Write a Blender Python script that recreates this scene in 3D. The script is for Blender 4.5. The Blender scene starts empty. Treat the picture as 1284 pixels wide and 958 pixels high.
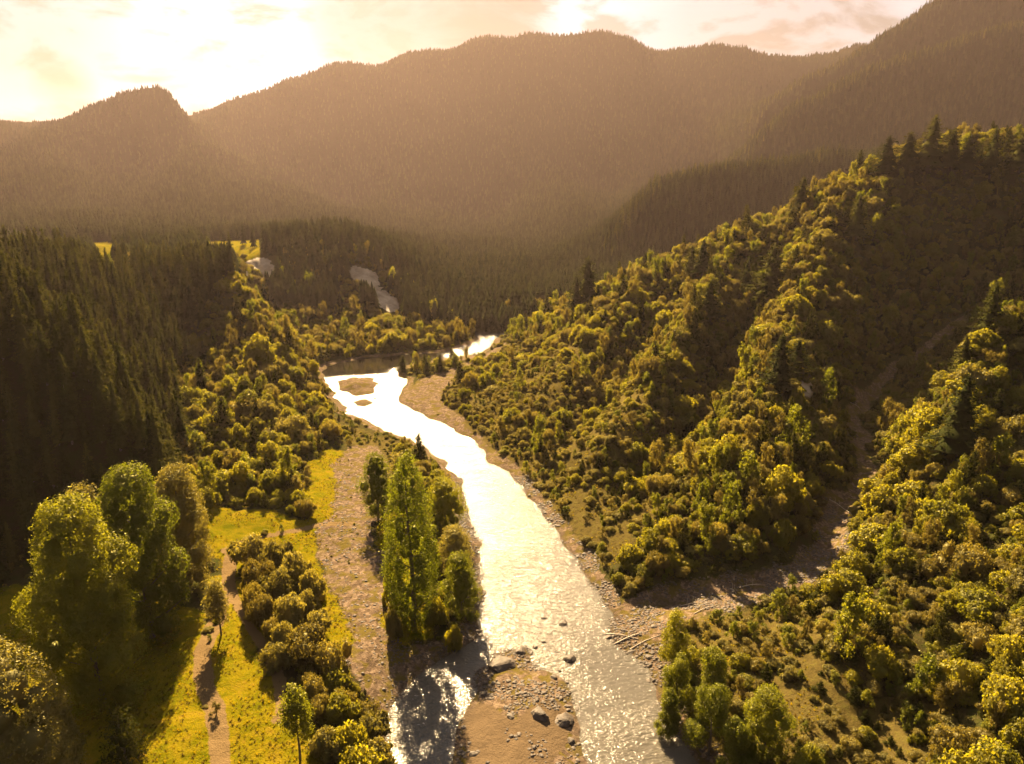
import bpy, math, random
import numpy as np
from mathutils import Vector
R = math.radians
rng = np.random.default_rng(7)
random.seed(7)
C = bpy.context.scene.collection
F = 868.0; PITCH = R(15.4); H = 60.0
sP, cP = math.sin(PITCH), math.cos(PITCH)

# ------------------------------------------------------------------ sight lines of the photograph -> places
def vz(v, Y):
    b = (479 - v) / F
    return H + Y * (-sP + b * cP) / (cP + b * sP)
def ydist(v, z):
    b = (479 - v) / F
    return (z - H) * (cP + b * sP) / (-sP + b * cP)
def sx(u, Y, z):
    t = (z - H) / Y
    b = (t * cP + sP) / (cP - t * sP)
    return (u - 642) / F / (cP + b * sP)
def G(u, v, z):                    # pixel on a level -> world
    Y = ydist(v, z); return (sx(u, Y, z) * Y, Y, z)
def proj(x, y, z):
    d = y * cP - (z - H) * sP
    return 642 + F * x / d, 479 - F * (y * sP + (z - H) * cP) / d

# ------------------------------------------------------------------ noise
def _lattice(seed):
    return np.random.default_rng(seed).random((256, 256)).astype(np.float32)
def vnoise(x, y, seed=0):
    L = _lattice(seed)
    xi = np.floor(x); yi = np.floor(y)
    fx = x - xi; fy = y - yi
    fx = fx * fx * (3 - 2 * fx); fy = fy * fy * (3 - 2 * fy)
    a = xi.astype(np.int64) & 255; b = yi.astype(np.int64) & 255
    a1 = (a + 1) & 255; b1 = (b + 1) & 255
    return (L[a, b] * (1 - fx) + L[a1, b] * fx) * (1 - fy) + (L[a, b1] * (1 - fx) + L[a1, b1] * fx) * fy
def fbm(x, y, seed=0, oct=4):
    t = 0; a = .5; n = 0
    for i in range(oct):
        t = t + a * vnoise(x * 2 ** i + 17.3 * i, y * 2 ** i + 5.1 * i, seed + i); n += a; a *= .5
    return t / n * 2 - 1
def sstep(x, a, b):
    t = np.clip((x - a) / (b - a), 0, 1); return t * t * (3 - 2 * t)

# ------------------------------------------------------------------ polygons on the valley floor
def sdf(px, py, poly):             # negative inside
    P = np.array(poly)[:, :2]; n = len(P)
    d = np.full(px.shape, 1e18); ins = np.zeros(px.shape, bool)
    for i in range(n):
        ax, ay = P[i]; bx, by = P[(i + 1) % n]
        ex, ey = bx - ax, by - ay
        t = np.clip(((px - ax) * ex + (py - ay) * ey) / (ex * ex + ey * ey + 1e-12), 0, 1)
        d = np.minimum(d, (px - ax - ex * t) ** 2 + (py - ay - ey * t) ** 2)
        c = ((ay > py) != (by > py)) & (px < (bx - ax) * (py - ay) / (by - ay + 1e-12) + ax)
        ins ^= c
    return np.where(ins, -1, 1) * np.sqrt(d)
def dline(px, py, line):           # distance to polyline, widths ignored
    P = np.array(line)[:, :2]; d = np.full(px.shape, 1e18)
    for i in range(len(P) - 1):
        ax, ay = P[i]; bx, by = P[i + 1]; ex, ey = bx - ax, by - ay
        t = np.clip(((px - ax) * ex + (py - ay) * ey) / (ex * ex + ey * ey + 1e-12), 0, 1)
        d = np.minimum(d, (px - ax - ex * t) ** 2 + (py - ay - ey * t) ** 2)
    return np.sqrt(d)
def W(pts, z): return [G(u, v, z) for u, v in pts]

river = W([(440,1400),(462,1050),(472,975),(480,925),(492,890),(520,850),(560,822),(596,800),(601,760),(603,720),(598,680),(588,640),(578,605),(562,582),
 (535,562),(500,545),(462,530),(434,519),(427,507),(420,492),(408,480),(402,464),(425,455),(459,449),(554,441),(588,434),(602,425),(588,414),(592,408),
 (652,407),(642,417),(622,424),(617,435),(602,443),(555,450),(503,459),(492,466),(512,477),(507,488),(498,504),(530,519),(560,534),(590,552),(616,580),(640,592),
 (655,615),(680,645),(700,672),(725,700),(742,730),(756,755),(766,772),(760,793),(775,812),(800,828),(818,837),(824,880),(845,915),(880,960),(915,1050),(960,1400)], 0)
isleA = W([(540,1400),(545,1050),(562,975),(575,930),(583,890),(598,868),(596,845),(612,832),(622,818),(645,812),(660,816),(668,840),(700,852),(716,870),(722,900),(728,940),(742,975),(760,1050),(800,1400)], 0)
river += [(river[-1][0], 1, 0), (river[0][0], 1, 0)]
isleA += [(isleA[-1][0], 1, 0), (isleA[0][0], 1, 0)]
isleB = W([(424,478),(440,474),(468,474),(473,482),(466,493),(445,496),(426,489)], 0)
isleC = W([(446,505),(456,502),(466,505),(458,509)], 0)
gravel_polys = [W([(418,585),(432,560),(470,556),(497,585),(470,620),(476,690),(490,740),(484,800),(500,812),(545,800),(592,797),(520,850),(480,930),(470,900),(440,830),(420,760),(402,700),(400,668),(425,645),(424,612)], 1.5),
  W([(752,800),(760,770),(800,748),(860,738),(1010,716),(1050,690),(1000,740),(900,762),(850,790),(824,840),(800,830)], 2),
  W([(500,492),(520,478),(560,462),(600,448),(640,425),(625,445),(575,470),(552,500),(600,545),(640,580),(680,625),(735,700),(755,735),(742,735),(700,672),(655,612),(616,580),(560,534)], 1),
  W([(405,470),(500,462),(560,454),(600,446),(570,440),(470,448),(410,454)], 1)]
grass_polys = [W([(388,585),(410,560),(428,562),(425,610),(424,650),(392,662),(385,640)], 2),
  W([(352,672),(398,668),(402,710),(420,760),(445,820),(440,850),(400,800),(370,740)], 2),
  W([(190,965),(200,900),(250,810),(262,770),(275,700),(292,700),(305,770),(345,835),(360,880),(400,905),(420,1100),(160,1100)], 3),
  W([(-60,760),(60,740),(250,760),(262,800),(250,1100),(-300,1100),(-200,800)], 3),
  W([(250,690),(262,640),(330,640),(400,650),(400,680),(330,690),(280,710)], 3),
  W([(480,640),(505,640),(540,790),(480,810),(482,740)], 2)]
dry_polys = [W([(432,528),(470,540),(530,562),(565,590),(590,640),(590,700),(560,640),(500,590),(470,558),(430,560)], 1.5),
  W([(510,480),(640,425),(720,470),(830,560),(840,640),(760,700),(700,640),(640,575),(560,520)], 3),
  W([(850,770),(960,750),(1100,800),(1200,958),(1100,1100),(880,1100),(870,850)], 2.5)]
tracks = [(W([(288,690),(284,740),(268,785),(253,815),(254,850),(266,885),(273,920),(276,965),(278,1100)], 3), .62),
  (W([(290,735),(310,780),(335,815),(350,850),(352,880),(345,900)], 3), .25),
  (W([(283,690),(310,674),(370,664),(400,655),(440,652)], 2.5), .4)]
stream = [G(792,768,.1)]+[G(a,b,c) for a,b,c in [(830,752,.8),(880,738,1.5),(940,731,2.3),(1000,714,4),(1040,680,4),(1042,640,4),(1075,600,5),(1085,560,6),(1068,525,7.5),(1090,492,9),(1130,455,13),(1200,410,20)]]

# ------------------------------------------------------------------ height field: control points (u, Y, z)
cp = []
def K(u, Y, z): cp.append((sx(u, Y, z), math.log(Y), z / Y))
def KV(u, v, Y): K(u, Y, vz(v, Y))
def KZ(u, v, z): K(u, ydist(v, z), z)
def LN(pts, raw=False):
    q = []
    for p_ in pts:
        u, a, b = p_
        if raw: Y, z = a, b
        else: Y, z = b, vz(a, b)
        q.append((sx(u, Y, z), math.log(Y), z / Y))
    for a, b in zip(q[:-1], q[1:]):
        d = math.hypot((a[0] - b[0]) * 1.25, a[1] - b[1]); n_ = max(1, int(d / .035))
        for i in range(n_): cp.append(tuple(a[k] + (b[k] - a[k]) * i / n_ for k in range(3)))
    cp.append(q[-1])
# valley floor
for u in (-500, -200, 100, 400, 700, 1000, 1300, 1700):
    K(u, 12, 2); K(u, 30, 2 if u < 1200 else 6)
for s in (-1.3, 1.3): pass
for u, v, z in [(0,958,3),(200,958,3),(300,900,3),(400,900,2.5),(330,800,3),(220,780,3),(120,800,3),(420,780,1.8),(450,700,1.6),(500,700,1.6),(540,760,1.4),(430,620,1.8),
  (500,620,1.5),(550,640,1.3),(470,570,1.5),(440,545,1.2),(540,590,1),(470,880,1.5),(880,850,2),(850,780,1.6),(950,880,2.6),(900,958,1.8),(1000,958,3.5),(950,790,2.4),(780,790,.8),
  (760,700,1.5),(700,640,1.5),(660,590,1.2),(600,530,1.2),(560,490,1.2),(540,475,1.5),(800,700,3),(860,690,3.3),(920,690,4),(780,640,3.2),(720,590,2.4),(640,540,2.5),(600,500,2.5),(640,480,3.5),
  (600,460,1.5),(640,440,2),(450,430,3),(350,430,4),(520,430,2),(560,425,1.2),(600,402,2),(660,398,3),(640,385,3)]: KZ(u, v, z)
for p, q_ in zip(stream[1:-1], stream[2:]):
    for i in range(3):
        x_, y_, z_ = (p[k] + (q_[k] - p[k]) * i / 3 for k in range(3)); cp.append((x_ / y_, math.log(y_), z_ / y_))
# left hill
for u, v, z in [(-150,800,6),(0,765,4),(60,745,4),(130,712,4),(200,685,4),(260,655,4),(330,648,3),(375,618,3),(392,590,2.5),(404,562,2),(424,530,1.5)]: KZ(u, v, z)
LN([(-350,130,44),(-150,128,40),(0,126,36.5),(60,123,33.5),(110,118.5,29),(150,115,24),(178,112,19),(205,109,14),(225,107,9),(243,105,5)], True)
for a in [
  (-150,107,14),(0,106,13),(80,103,11),(140,100,8),(190,98,5),(-300,110,18),(150,132,22),(195,124,13),(150,150,17),(100,155,26),
  (-150,190,39),(0,200,37),(100,200,34),(60,175,33.5),(130,165,26),(150,190,26),(200,182,17),(180,152,14),(205,150,10),(228,150,7.5),(230,128,5),(240,205,16),(225,168,11),(0,240,34),(-200,240,36),(100,240,33)]: K(*a)
for a in [(190,235,30),(240,240,31),(290,238,29),(300,228,26),(215,215,23)]: K(*a)
LN([(290,335,232),(305,385,215),(330,410,210),(352,434,205),(378,458,203),(402,480,198),(424,508,190)])
for a in [(250,470,183),(300,470,180),(350,490,176),(390,520,170),(250,520,158),(300,540,152),(350,560,146),(275,600,133),(320,600,132)]: KV(*a)
for a in [(340,250,8),(400,235,3),(330,290,10),(380,270,4),(300,300,22)]: K(*a)
# terrace beyond
for u in (-400,-200,0,150,300): 
    for Y in (290,400,520): K(u, Y, 28)
for a in [(330,345,30),(390,345,33),(440,340,32),(390,400,34),(470,360,31),(330,330,20),(390,322,18),(450,322,20),(300,315,26),(490,345,22),(520,335,11),(560,325,3),(450,400,33),(500,400,24),(560,400,8),(400,520,29),(520,520,22),(600,500,7),(660,420,5),(700,380,8)]: K(*a)
# right hill: crest and slopes
LN([(560,468,232),(600,450,250),(640,428,270),(700,405,275),(740,372,280),(800,342,285),(880,316,285),(960,282,280),(1000,256,275),(1080,216,270),(1160,196,265),(1284,190,260),(1450,170,255)])
LN([(930,300,265),(900,345,238),(880,385,213),(855,430,189),(825,475,167),(795,515,151),(765,550,138)])
K(738, 129, 3.5)
LN([(965,245,30),(935,213,17),(908,184,8.5),(880,162,5),(850,145,3.4),(815,133,2.8),(780,124,2.4)], True)
LN([(1040,236,264),(1020,290,238),(1005,340,214),(985,400,189),(960,455,166),(935,505,147),(905,560,131),(875,615,118),(850,655,111)])
LN([(790,350,268),(770,385,240),(745,425,215),(715,470,190),(680,510,172)])
LN([(840,240,20),(805,212,9),(775,190,5),(745,172,3.2),(700,155,2.4)], True)
for a in [(650,500,185),(680,450,232),(700,540,160),(1100,390,215),(1100,300,238),(1200,320,236),(1284,330,228),(1150,250,250),(1284,260,246),(970,560,128),(960,620,112)]: KV(*a)
LN([(950,795,82),(1000,762,87),(1060,704,95),(1100,660,99),(1140,615,103),(1165,570,108),(1190,510,116),(1215,450,126),(1240,418,134),(1284,398,142),(1420,340,150)])
for a in [(1030,800,76),(1100,800,73),(1100,740,84),(1150,740,81),(1200,700,84),(1200,640,92),(1240,640,91),(1284,600,97),(1284,500,118),(1400,560,95),(1100,900,64),(1180,870,65),(1284,850,61),(1284,750,72),(1284,958,53),(1180,958,56),(1500,700,72),(1600,900,50)]: KV(*a)
for a in [(1230,168,17),(1284,176,21),(1185,143,10),(1350,185,30),(1140,122,7)]: K(*a)
for u, z in [(640,4),(700,6),(760,10),(830,22),(900,30),(980,38),(1080,50),(1200,58),(1350,60)]: K(u, 330, z)
# far: spur C, right mountain, back mountain, left knob
def FY(Y): return Y if Y < 1000 else 1000 + (Y - 1000) * .3
def KVF(u, v, Y): KV(u, v, FY(Y))
for crest_, dY, dz, dz2 in (([(800,256,520),(822,236,540),(900,222,560),(980,212,580),(1050,202,600),(1200,195,620)], 22, 5, 24),
    ([(905,225,820),(950,180,850),(1000,137,880),(1050,112,910),(1100,90,940),(1200,62,980),(1284,38,1000)], 36, 11, 52),
    ([(960,133,1085),(1010,105,1100),(1060,80,1110),(1110,48,1125),(1150,22,1137),(1200,-10,1160),(1284,-50,1190)], 34, 10, 50)):
    LN([(u, Y - dY, vz(v, Y) - dz) for u, v, Y in crest_], True)
    LN([(u, Y - dY * 2, vz(v, Y) - dz2) for u, v, Y in crest_], True)
LN([(750,325,470),(775,290,495),(800,256,520),(822,236,540),(900,222,560),(980,212,580),(1050,202,600),(1200,195,620),(1350,190,640)])
LN([(905,225,820),(950,180,850),(1000,137,880),(1050,112,910),(1100,90,940),(1200,62,980),(1284,38,1000),(1450,0,1050)])
LN([(905,215,1010),(960,133,1085),(1010,105,1100),(1060,80,1110),(1110,48,1125),(1150,22,1137),(1200,-10,1160),(1284,-50,1190),(1500,-100,1220)])
for a in [
  (850,300,500),(950,285,515),(1050,262,535),(1200,235,550),(800,330,455),
  
  (1150,200,800),(1284,170,840),
  ]: KVF(*a)
for a in [(900,680,48),(1100,680,82),(1300,700,88),(950,985,98),(1060,1010,145),(1150,1050,208),(1284,1090,255),(850,1000,75),(800,800,45),(740,620,18),(680,560,10),(620,620,15),(860,700,40)]: K(*a)
for a in [(-250,175,2300),(-100,170,2300),(270,150,2300),(300,132,2300),(350,113,2300),(390,96,2300),(440,86,2300),(520,73,2300),(600,60,2300),(660,50,2300),(740,50,2300),(790,56,2300),(830,69,2350),(855,63,2400),(900,58,2400),(940,65,2400),(980,74,2400),(1020,74,2400),(1080,60,2400),
  (0,166,1600),(50,158,1560),(90,149,1540),(112,131,1520),(150,119,1500),(190,119,1500),(214,130,1500),(232,150,1500),(270,190,1400),(310,225,1150),
  (0,225,900),(100,215,950),(170,190,1100),(60,180,1250),(320,262,800),(150,262,700),(0,262,680),(-200,200,1300),
  (350,170,1750),(330,235,1250),(450,240,1150),(450,170,1700),(560,255,1050),(560,180,1550),(650,280,800),(650,240,1050),(650,150,1750),(720,290,720),(740,230,1080),(760,160,1600),(850,180,1500),(850,120,1950),(560,330,560),(500,300,700),(450,290,720),
  (600,110,1950),(480,120,1950),(940,110,1900)]: KVF(*a)
for a in [(200,1230,160),(100,1240,160),(0,1240,160),(1000,1290,190),(1150,1310,260),(1300,1330,300)]: K(*a)
for u in range(-600, 1900, 250): K(u, 1800, 210); K(u, 3800, 150)
for s0 in (-1.35, 1.35):
    for Y0, z0 in ((8, 5), (30, 10), (80, 22), (200, 40), (500, 60), (900, 160), (1500, 300), (2300, 500), (3500, 150)): cp.append((s0, math.log(Y0), z0 / Y0))

cpa = np.array(cp)
_S = 1.0
PX = np.stack([cpa[:, 0] * 1.25, cpa[:, 1]], 1)
def phi(r): return r * (1 + 0 * r) + .35 * r * r * np.log(r + 1e-6) * 0
n = len(PX)
D = np.sqrt(((PX[:, None] - PX[None]) ** 2).sum(-1) + 1e-4)
A = np.zeros((n + 3, n + 3)); A[:n, :n] = phi(D) - 2e-4 * np.eye(n)
A[:n, n] = 1; A[:n, n + 1:] = PX; A[n, :n] = 1; A[n + 1:, :n] = PX.T
coef = np.linalg.solve(A, np.concatenate([cpa[:, 2], np.zeros(3)]))

def height(x, y, detail=True):
    x = np.asarray(x, float); y = np.asarray(y, float); shp = x.shape
    x = x.ravel(); y = np.maximum(y.ravel(), 4)
    out = np.empty(x.shape)
    for i in range(0, len(x), 20000):
        s = x[i:i+20000] / y[i:i+20000] * 1.25; l = np.log(y[i:i+20000])
        r = np.sqrt((s[:, None] - PX[None, :, 0]) ** 2 + (l[:, None] - PX[None, :, 1]) ** 2 + 1e-4)
        out[i:i+20000] = phi(r) @ coef[:n] + coef[n] + coef[n + 1] * s + coef[n + 2] * l
    z = out * y
    near = y < 420
    sd = np.full(x.shape, 1e3)
    xn, yn = x[near], y[near]
    r_ = sdf(xn, yn, river)
    for isl in (isleA, isleB, isleC): r_ = np.maximum(r_, -sdf(xn, yn, isl))
    r_ = r_ + fbm(xn / 5, yn / 5, 31, 3) * np.clip(yn / 90, .7, 2.0)
    sd[near] = r_
    up = sstep(sd, 0.5, 9)
    # slopes get relief that grows with their size and distance
    rel = np.clip(z / 25, 0, 1)
    z = z + rel * fbm(x / 16, y / 16, 3, 4) * 3.6 * sstep(z, 3, 14) * (y < 420)
    far = sstep(y, 330, 700)
    rd = 1 - np.abs(fbm(x / 170 + y / 800, y / 420, 9, 4))
    z = z + far * (1 - .75 * sstep(x / y, .12, .22)) * (rd - .72) * np.clip((y - 300) * .11, 0, 150) * np.clip(z / 60, .15, 1) * (1 - .72 * sstep(y, 1000, 1300))
    z = z + far * fbm(x / 60, y / 60, 12, 3) * np.clip(y * .006, 0, 9)
    z = np.where(near, np.maximum(z, .5 + .012 * sd.clip(0, 60)), z)
    bank = np.clip(sd * .16, -.9, .75)
    z = np.where(near, bank * (1 - up) + z * up, z)
    if detail:
        z = z + np.where(sd > .5, 1, .4) * (fbm(x / 2.3, y / 2.3, 21, 3) * .16) * (y < 420)
    # side stream cut
    q = near & (x > 5)
    ds = dline(x[q], y[q], stream)
    z[q] = z[q] - .9 * np.exp(-(ds / 3.2) ** 2) * sstep(sd[q], 1, 10)
    return z.reshape(shp), sd.reshape(shp)

# ------------------------------------------------------------------ object helpers
def tag(o, label=None, cat=None, group=None, kind=None):
    if label: o['label'] = label
    if cat: o['category'] = cat
    if group: o['group'] = group
    if kind: o['kind'] = kind
    return o
def mesh_np(name, v, quads=None, tris=None, mat=None, smooth=False):
    me = bpy.data.meshes.new(name)
    v = np.asarray(v, np.float32)
    nq = 0 if quads is None else len(quads); nt = 0 if tris is None else len(tris)
    me.vertices.add(len(v)); me.vertices.foreach_set('co', v.ravel())
    idx = []; st = []
    if nq: idx.append(np.asarray(quads).ravel()); st.append(np.arange(nq) * 4)
    if nt: idx.append(np.asarray(tris).ravel()); st.append(nq * 4 + np.arange(nt) * 3)
    if idx:
        idx = np.concatenate(idx).astype(np.int32); st = np.concatenate(st).astype(np.int32)
        me.loops.add(len(idx)); me.loops.foreach_set('vertex_index', idx)
        me.polygons.add(len(st)); me.polygons.foreach_set('loop_start', st)
        if smooth: me.polygons.foreach_set('use_smooth', np.ones(len(st), bool))
    me.update(calc_edges=True); me.validate()
    if mat: me.materials.append(mat)
    return me
def link(name, data, parent=None, loc=(0, 0, 0)):
    o = bpy.data.objects.new(name, data); C.objects.link(o); o.location = loc
    if parent: o.parent = parent
    return o

# ------------------------------------------------------------------ materials
def nt(name):
    m = bpy.data.materials.new(name); m.use_nodes = True
    t = m.node_tree; t.nodes.clear()
    out = t.nodes.new('ShaderNodeOutputMaterial')
    return m, t, out
def nd(t, ty, **kw):
    n = t.nodes.new(ty)
    for k, v in kw.items():
        if k.startswith('i_'):
            n.inputs[k[2:].replace('_', ' ')].default_value = v
        else: setattr(n, k, v)
    return n
def ramp(t, fac, stops, mode='LINEAR'):
    r = t.nodes.new('ShaderNodeValToRGB'); r.color_ramp.interpolation = mode
    e = r.color_ramp.elements
    while len(e) < len(stops): e.new(.5)
    for k, (p, c) in enumerate(stops):
        e[k].position = p; e[k].color = (*c, 1) if len(c) == 3 else c
    t.links.new(fac, r.inputs[0]); return r.outputs[0]
def noise(t, scale, detail=3, rough=.55, coord='obj', dist=0):
    g = t.nodes.new('ShaderNodeNewGeometry') if coord == 'world' else t.nodes.new('ShaderNodeTexCoord')
    n = t.nodes.new('ShaderNodeTexNoise'); n.inputs['Scale'].default_value = scale
    n.inputs['Detail'].default_value = detail; n.inputs['Roughness'].default_value = rough; n.inputs['Distortion'].default_value = dist
    t.links.new(g.outputs['Position' if coord == 'world' else 'Object'], n.inputs['Vector'])
    return n.outputs[0]
def mixc(t, fac, a, b, mode='MIX'):
    m = t.nodes.new('ShaderNodeMix'); m.data_type = 'RGBA'; m.blend_type = mode
    for s, v in ((0, fac), (6, a), (7, b)):
        if hasattr(v, 'links'): t.links.new(v, m.inputs[s])
        elif s == 0: m.inputs[0].default_value = v
        else: m.inputs[s].default_value = (*v, 1)
    return m.outputs[2]
def math_(t, op, a, b=None, clamp=False):
    m = t.nodes.new('ShaderNodeMath'); m.operation = op; m.use_clamp = clamp
    for s, v in ((0, a), (1, b)):
        if v is None: continue
        if hasattr(v, 'links'): t.links.new(v, m.inputs[s])
        else: m.inputs[s].default_value = v
    return m.outputs[0]

def foliage(name, dark, mid, light, trans=.45, tcol=1.6, gloss=.06):
    m, t, out = nt(name)
    oi = t.nodes.new('ShaderNodeObjectInfo')
    n1 = noise(t, .35, 2, coord='world'); n2 = noise(t, 2.6, 2, coord='world')
    f = math_(t, 'ADD', math_(t, 'MULTIPLY', oi.outputs['Random'], .55), math_(t, 'MULTIPLY', n1, .45))
    f = math_(t, 'ADD', math_(t, 'MULTIPLY', f, .75), math_(t, 'MULTIPLY', n2, .3))
    col = ramp(t, f, [(.25, dark), (.5, mid), (.8, light)])
    d = nd(t, 'ShaderNodeBsdfDiffuse'); t.links.new(col, d.inputs[0])
    tr = nd(t, 'ShaderNodeBsdfTranslucent')
    t.links.new(mixc(t, 1.0, col, (tcol * 1.0, tcol * .88, tcol * .24), 'MULTIPLY'), tr.inputs[0])
    mx = nd(t, 'ShaderNodeMixShader'); mx.inputs[0].default_value = trans
    t.links.new(d.outputs[0], mx.inputs[1]); t.links.new(tr.outputs[0], mx.inputs[2])
    gl = nd(t, 'ShaderNodeBsdfAnisotropic'); gl.inputs['Roughness'].default_value = .5; gl.inputs[0].default_value = (.45, .42, .2, 1)
    if gloss == 0: t.links.new(mx.outputs[0], out.inputs[0]); return m
    m2 = nd(t, 'ShaderNodeMixShader'); m2.inputs[0].default_value = gloss
    t.links.new(mx.outputs[0], m2.inputs[1]); t.links.new(gl.outputs[0], m2.inputs[2])
    t.links.new(m2.outputs[0], out.inputs[0])
    return m
def plain(name, a, b, scale=3, rough=.9, bump=.3):
    m, t, out = nt(name)
    p = nd(t, 'ShaderNodeBsdfPrincipled'); p.inputs['Roughness'].default_value = rough
    n_ = noise(t, scale, 5, .65, 'world')
    t.links.new(ramp(t, n_, [(.3, a), (.7, b)]), p.inputs['Base Color'])
    bp = nd(t, 'ShaderNodeBump'); bp.inputs['Strength'].default_value = bump; bp.inputs['Distance'].default_value = .2
    t.links.new(n_, bp.inputs['Height']); t.links.new(bp.outputs[0], p.inputs['Normal'])
    t.links.new(p.outputs[0], out.inputs[0]); return m

M = {}
M['pine'] = foliage('pine_needles', (.024,.028,.010), (.045,.048,.013), (.075,.07,.018), .24, 1.7, 0)
M['shaded_far_pine'] = foliage('distant_pine_shade', (.016,.019,.008), (.026,.029,.010), (.042,.042,.013), .06, 1.3, 0)  # pine needles recoloured darker: shade of the far slopes put into the colour
M['bush'] = foliage('bush_leaves', (.066,.074,.012), (.118,.116,.015), (.155,.148,.018), .57, 2.6)
M['manuka'] = foliage('brown_scrub_leaves', (.066,.056,.022), (.125,.105,.034), (.18,.155,.048), .5, 1.9)
M['grey'] = foliage('grey_green_leaves', (.09,.084,.034), (.14,.127,.048), (.185,.168,.065), .5, 1.9)
M['willow'] = foliage('willow_leaves', (.062,.078,.010), (.10,.115,.013), (.16,.16,.018), .55, 2.2)
M['poplar'] = foliage('poplar_leaves', (.068,.088,.009), (.105,.125,.012), (.17,.175,.016), .55, 2.3)
M['grass'] = foliage('grass_blades', (.11,.11,.005), (.165,.14,.008), (.20,.15,.015), .55, 2.4, .02)
M['dry'] = foliage('dry_stems', (.10,.075,.03), (.14,.11,.045), (.17,.12,.05), .35, 1.2, .02)
M['bark'] = plain('bark', (.06,.045,.032), (.14,.11,.08), 6)
M['rock'] = plain('rock', (.032,.024,.018), (.095,.07,.05), 1.6, .75, .5)
M['stone'] = plain('stone', (.09,.07,.05), (.24,.19,.14), .9, .8, .3)
M['wood'] = plain('driftwood', (.25,.2,.15), (.5,.43,.34), 4, .8, .3)
M['cliff'] = plain('cliff_rock', (.22,.17,.115), (.50,.41,.30), .22, .9, .8)

# ------------------------------------------------------------------ terrain sheet
NS, NY = 640, 900
s_ = np.linspace(-1.35, 1.35, NS); ly = np.linspace(math.log(7), math.log(3900), NY)
SS, LL = np.meshgrid(s_, ly)
GY = np.exp(LL); GX = SS * GY
GZ, GSD = height(GX, GY)
V = np.stack([GX, GY, GZ], -1).reshape(-1, 3)
ii = np.arange(NS * NY).reshape(NY, NS)
Q = np.stack([ii[:-1, :-1], ii[:-1, 1:], ii[1:, 1:], ii[1:, :-1]], -1).reshape(-1, 4)
me = mesh_np('terrain', V, Q, smooth=True)
def attr(me, name, data):
    a = me.attributes.new(name, 'FLOAT', 'POINT'); a.data.foreach_set('value', np.asarray(data, np.float32).ravel())
def zone(polys, x, y, w):
    x, y = x + fbm(x / 4.5, y / 4.5, 61, 3) * 2.2, y + fbm(x / 4.5, y / 4.5, 67, 3) * 2.2
    d = np.full(x.shape, 1e3)
    for p in polys: d = np.minimum(d, sdf(x, y, p))
    return np.clip(.5 - d / w, 0, 1)
near = (GY < 430)
def nz(fn):
    o = np.zeros(GX.shape); o[near] = fn(GX[near], GY[near]); return o
gravel_polys += [isleA, isleB, isleC]
gr_ = nz(lambda x, y: zone(gravel_polys, x, y, 3))
gr_ = np.maximum(gr_, np.clip(.9 - (GSD - 1.2) / 3.0, 0, 1) * near)
gr_ = np.maximum(gr_, nz(lambda x, y: np.clip(1.25 - dline(x + fbm(x / 6, y / 6, 73, 3) * 3, y, stream) / np.clip(3.6 - (y - 90) * .018, 1.7, 3.6), 0, 1)))
gs_ = nz(lambda x, y: zone(grass_polys, x, y, 3)); dr_ = nz(lambda x, y: zone(dry_polys, x, y, 8))
tk_ = nz(lambda x, y: np.max([np.clip(1 - (dline(x + fbm(x / 3, y / 3, 71, 3) * .5, y, l) - w) / .8, 0, 1) * (.62 + .38 * np.clip(abs(dline(x, y, l) - w * .1) / .3, 0, 1)) for l, w in tracks], 0))
fields = [[(140, 300), (160, 300)]]
fld = ((GY > 296) & (GY < 500) & (GX / GY < -.36) & (GX / GY > -.75)).astype(float)
attr(me, 'gravel', gr_); attr(me, 'meadow', np.maximum(gs_, fld)); attr(me, 'dry', dr_); attr(me, 'track', tk_)
sand = np.zeros(GX.shape); sand[near] = zone([W([(583,900),(600,888),(645,905),(700,880),(712,930),(690,975),(700,1200),(560,1200),(575,940)], 0.3)], GX[near], GY[near], 1.5)
attr(me, 'sand', sand)

m, t, out = nt('ground_cover')
def at(nm):
    a = nd(t, 'ShaderNodeAttribute', attribute_name=nm); return a.outputs['Fac']
nA = noise(t, .12, 5, .6, 'world'); nB = noise(t, 1.1, 6, .7, 'world'); nC = noise(t, 6, 4, .7, 'world'); nD = noise(t, .5, 4, .6, 'world', .6)
forest = mixc(t, nB, (.018,.019,.008), (.03,.028,.011))
scrub = mixc(t, ramp(t, nD, [(.35,(0,0,0)),(.65,(1,1,1))]), (.05,.038,.016), (.04,.044,.011))
meadow = ramp(t, math_(t, 'ADD', math_(t, 'MULTIPLY', nD, .7), math_(t, 'MULTIPLY', nC, .35)), [(.3, (.05,.062,.002)), (.46, (.11,.10,.003)), (.6, (.17,.13,.006)), (.75, (.19,.115,.02))])
dryc = ramp(t, nB, [(.3, (.045,.036,.012)), (.5, (.085,.064,.020)), (.7, (.09,.08,.018))])
vor = nd(t, 'ShaderNodeTexVoronoi'); vor.inputs['Scale'].default_value = 2.2
ge = nd(t, 'ShaderNodeNewGeometry'); t.links.new(ge.outputs['Position'], vor.inputs['Vector'])
gcol = ramp(t, math_(t, 'ADD', math_(t, 'MULTIPLY', vor.outputs['Color'], .45), math_(t, 'MULTIPLY', nC, .55)), [(.25, (.055,.040,.028)), (.5, (.125,.088,.060)), (.75, (.23,.17,.12))])
gcol = mixc(t, ramp(t, nD, [(.48,(0,0,0)),(.58,(.9,.9,.9))]), gcol, (.10,.078,.018))
sandc = mixc(t, nD, (.085,.06,.036), (.14,.10,.06))
trackc = mixc(t, nC, (.11,.072,.032), (.20,.14,.07))
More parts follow.
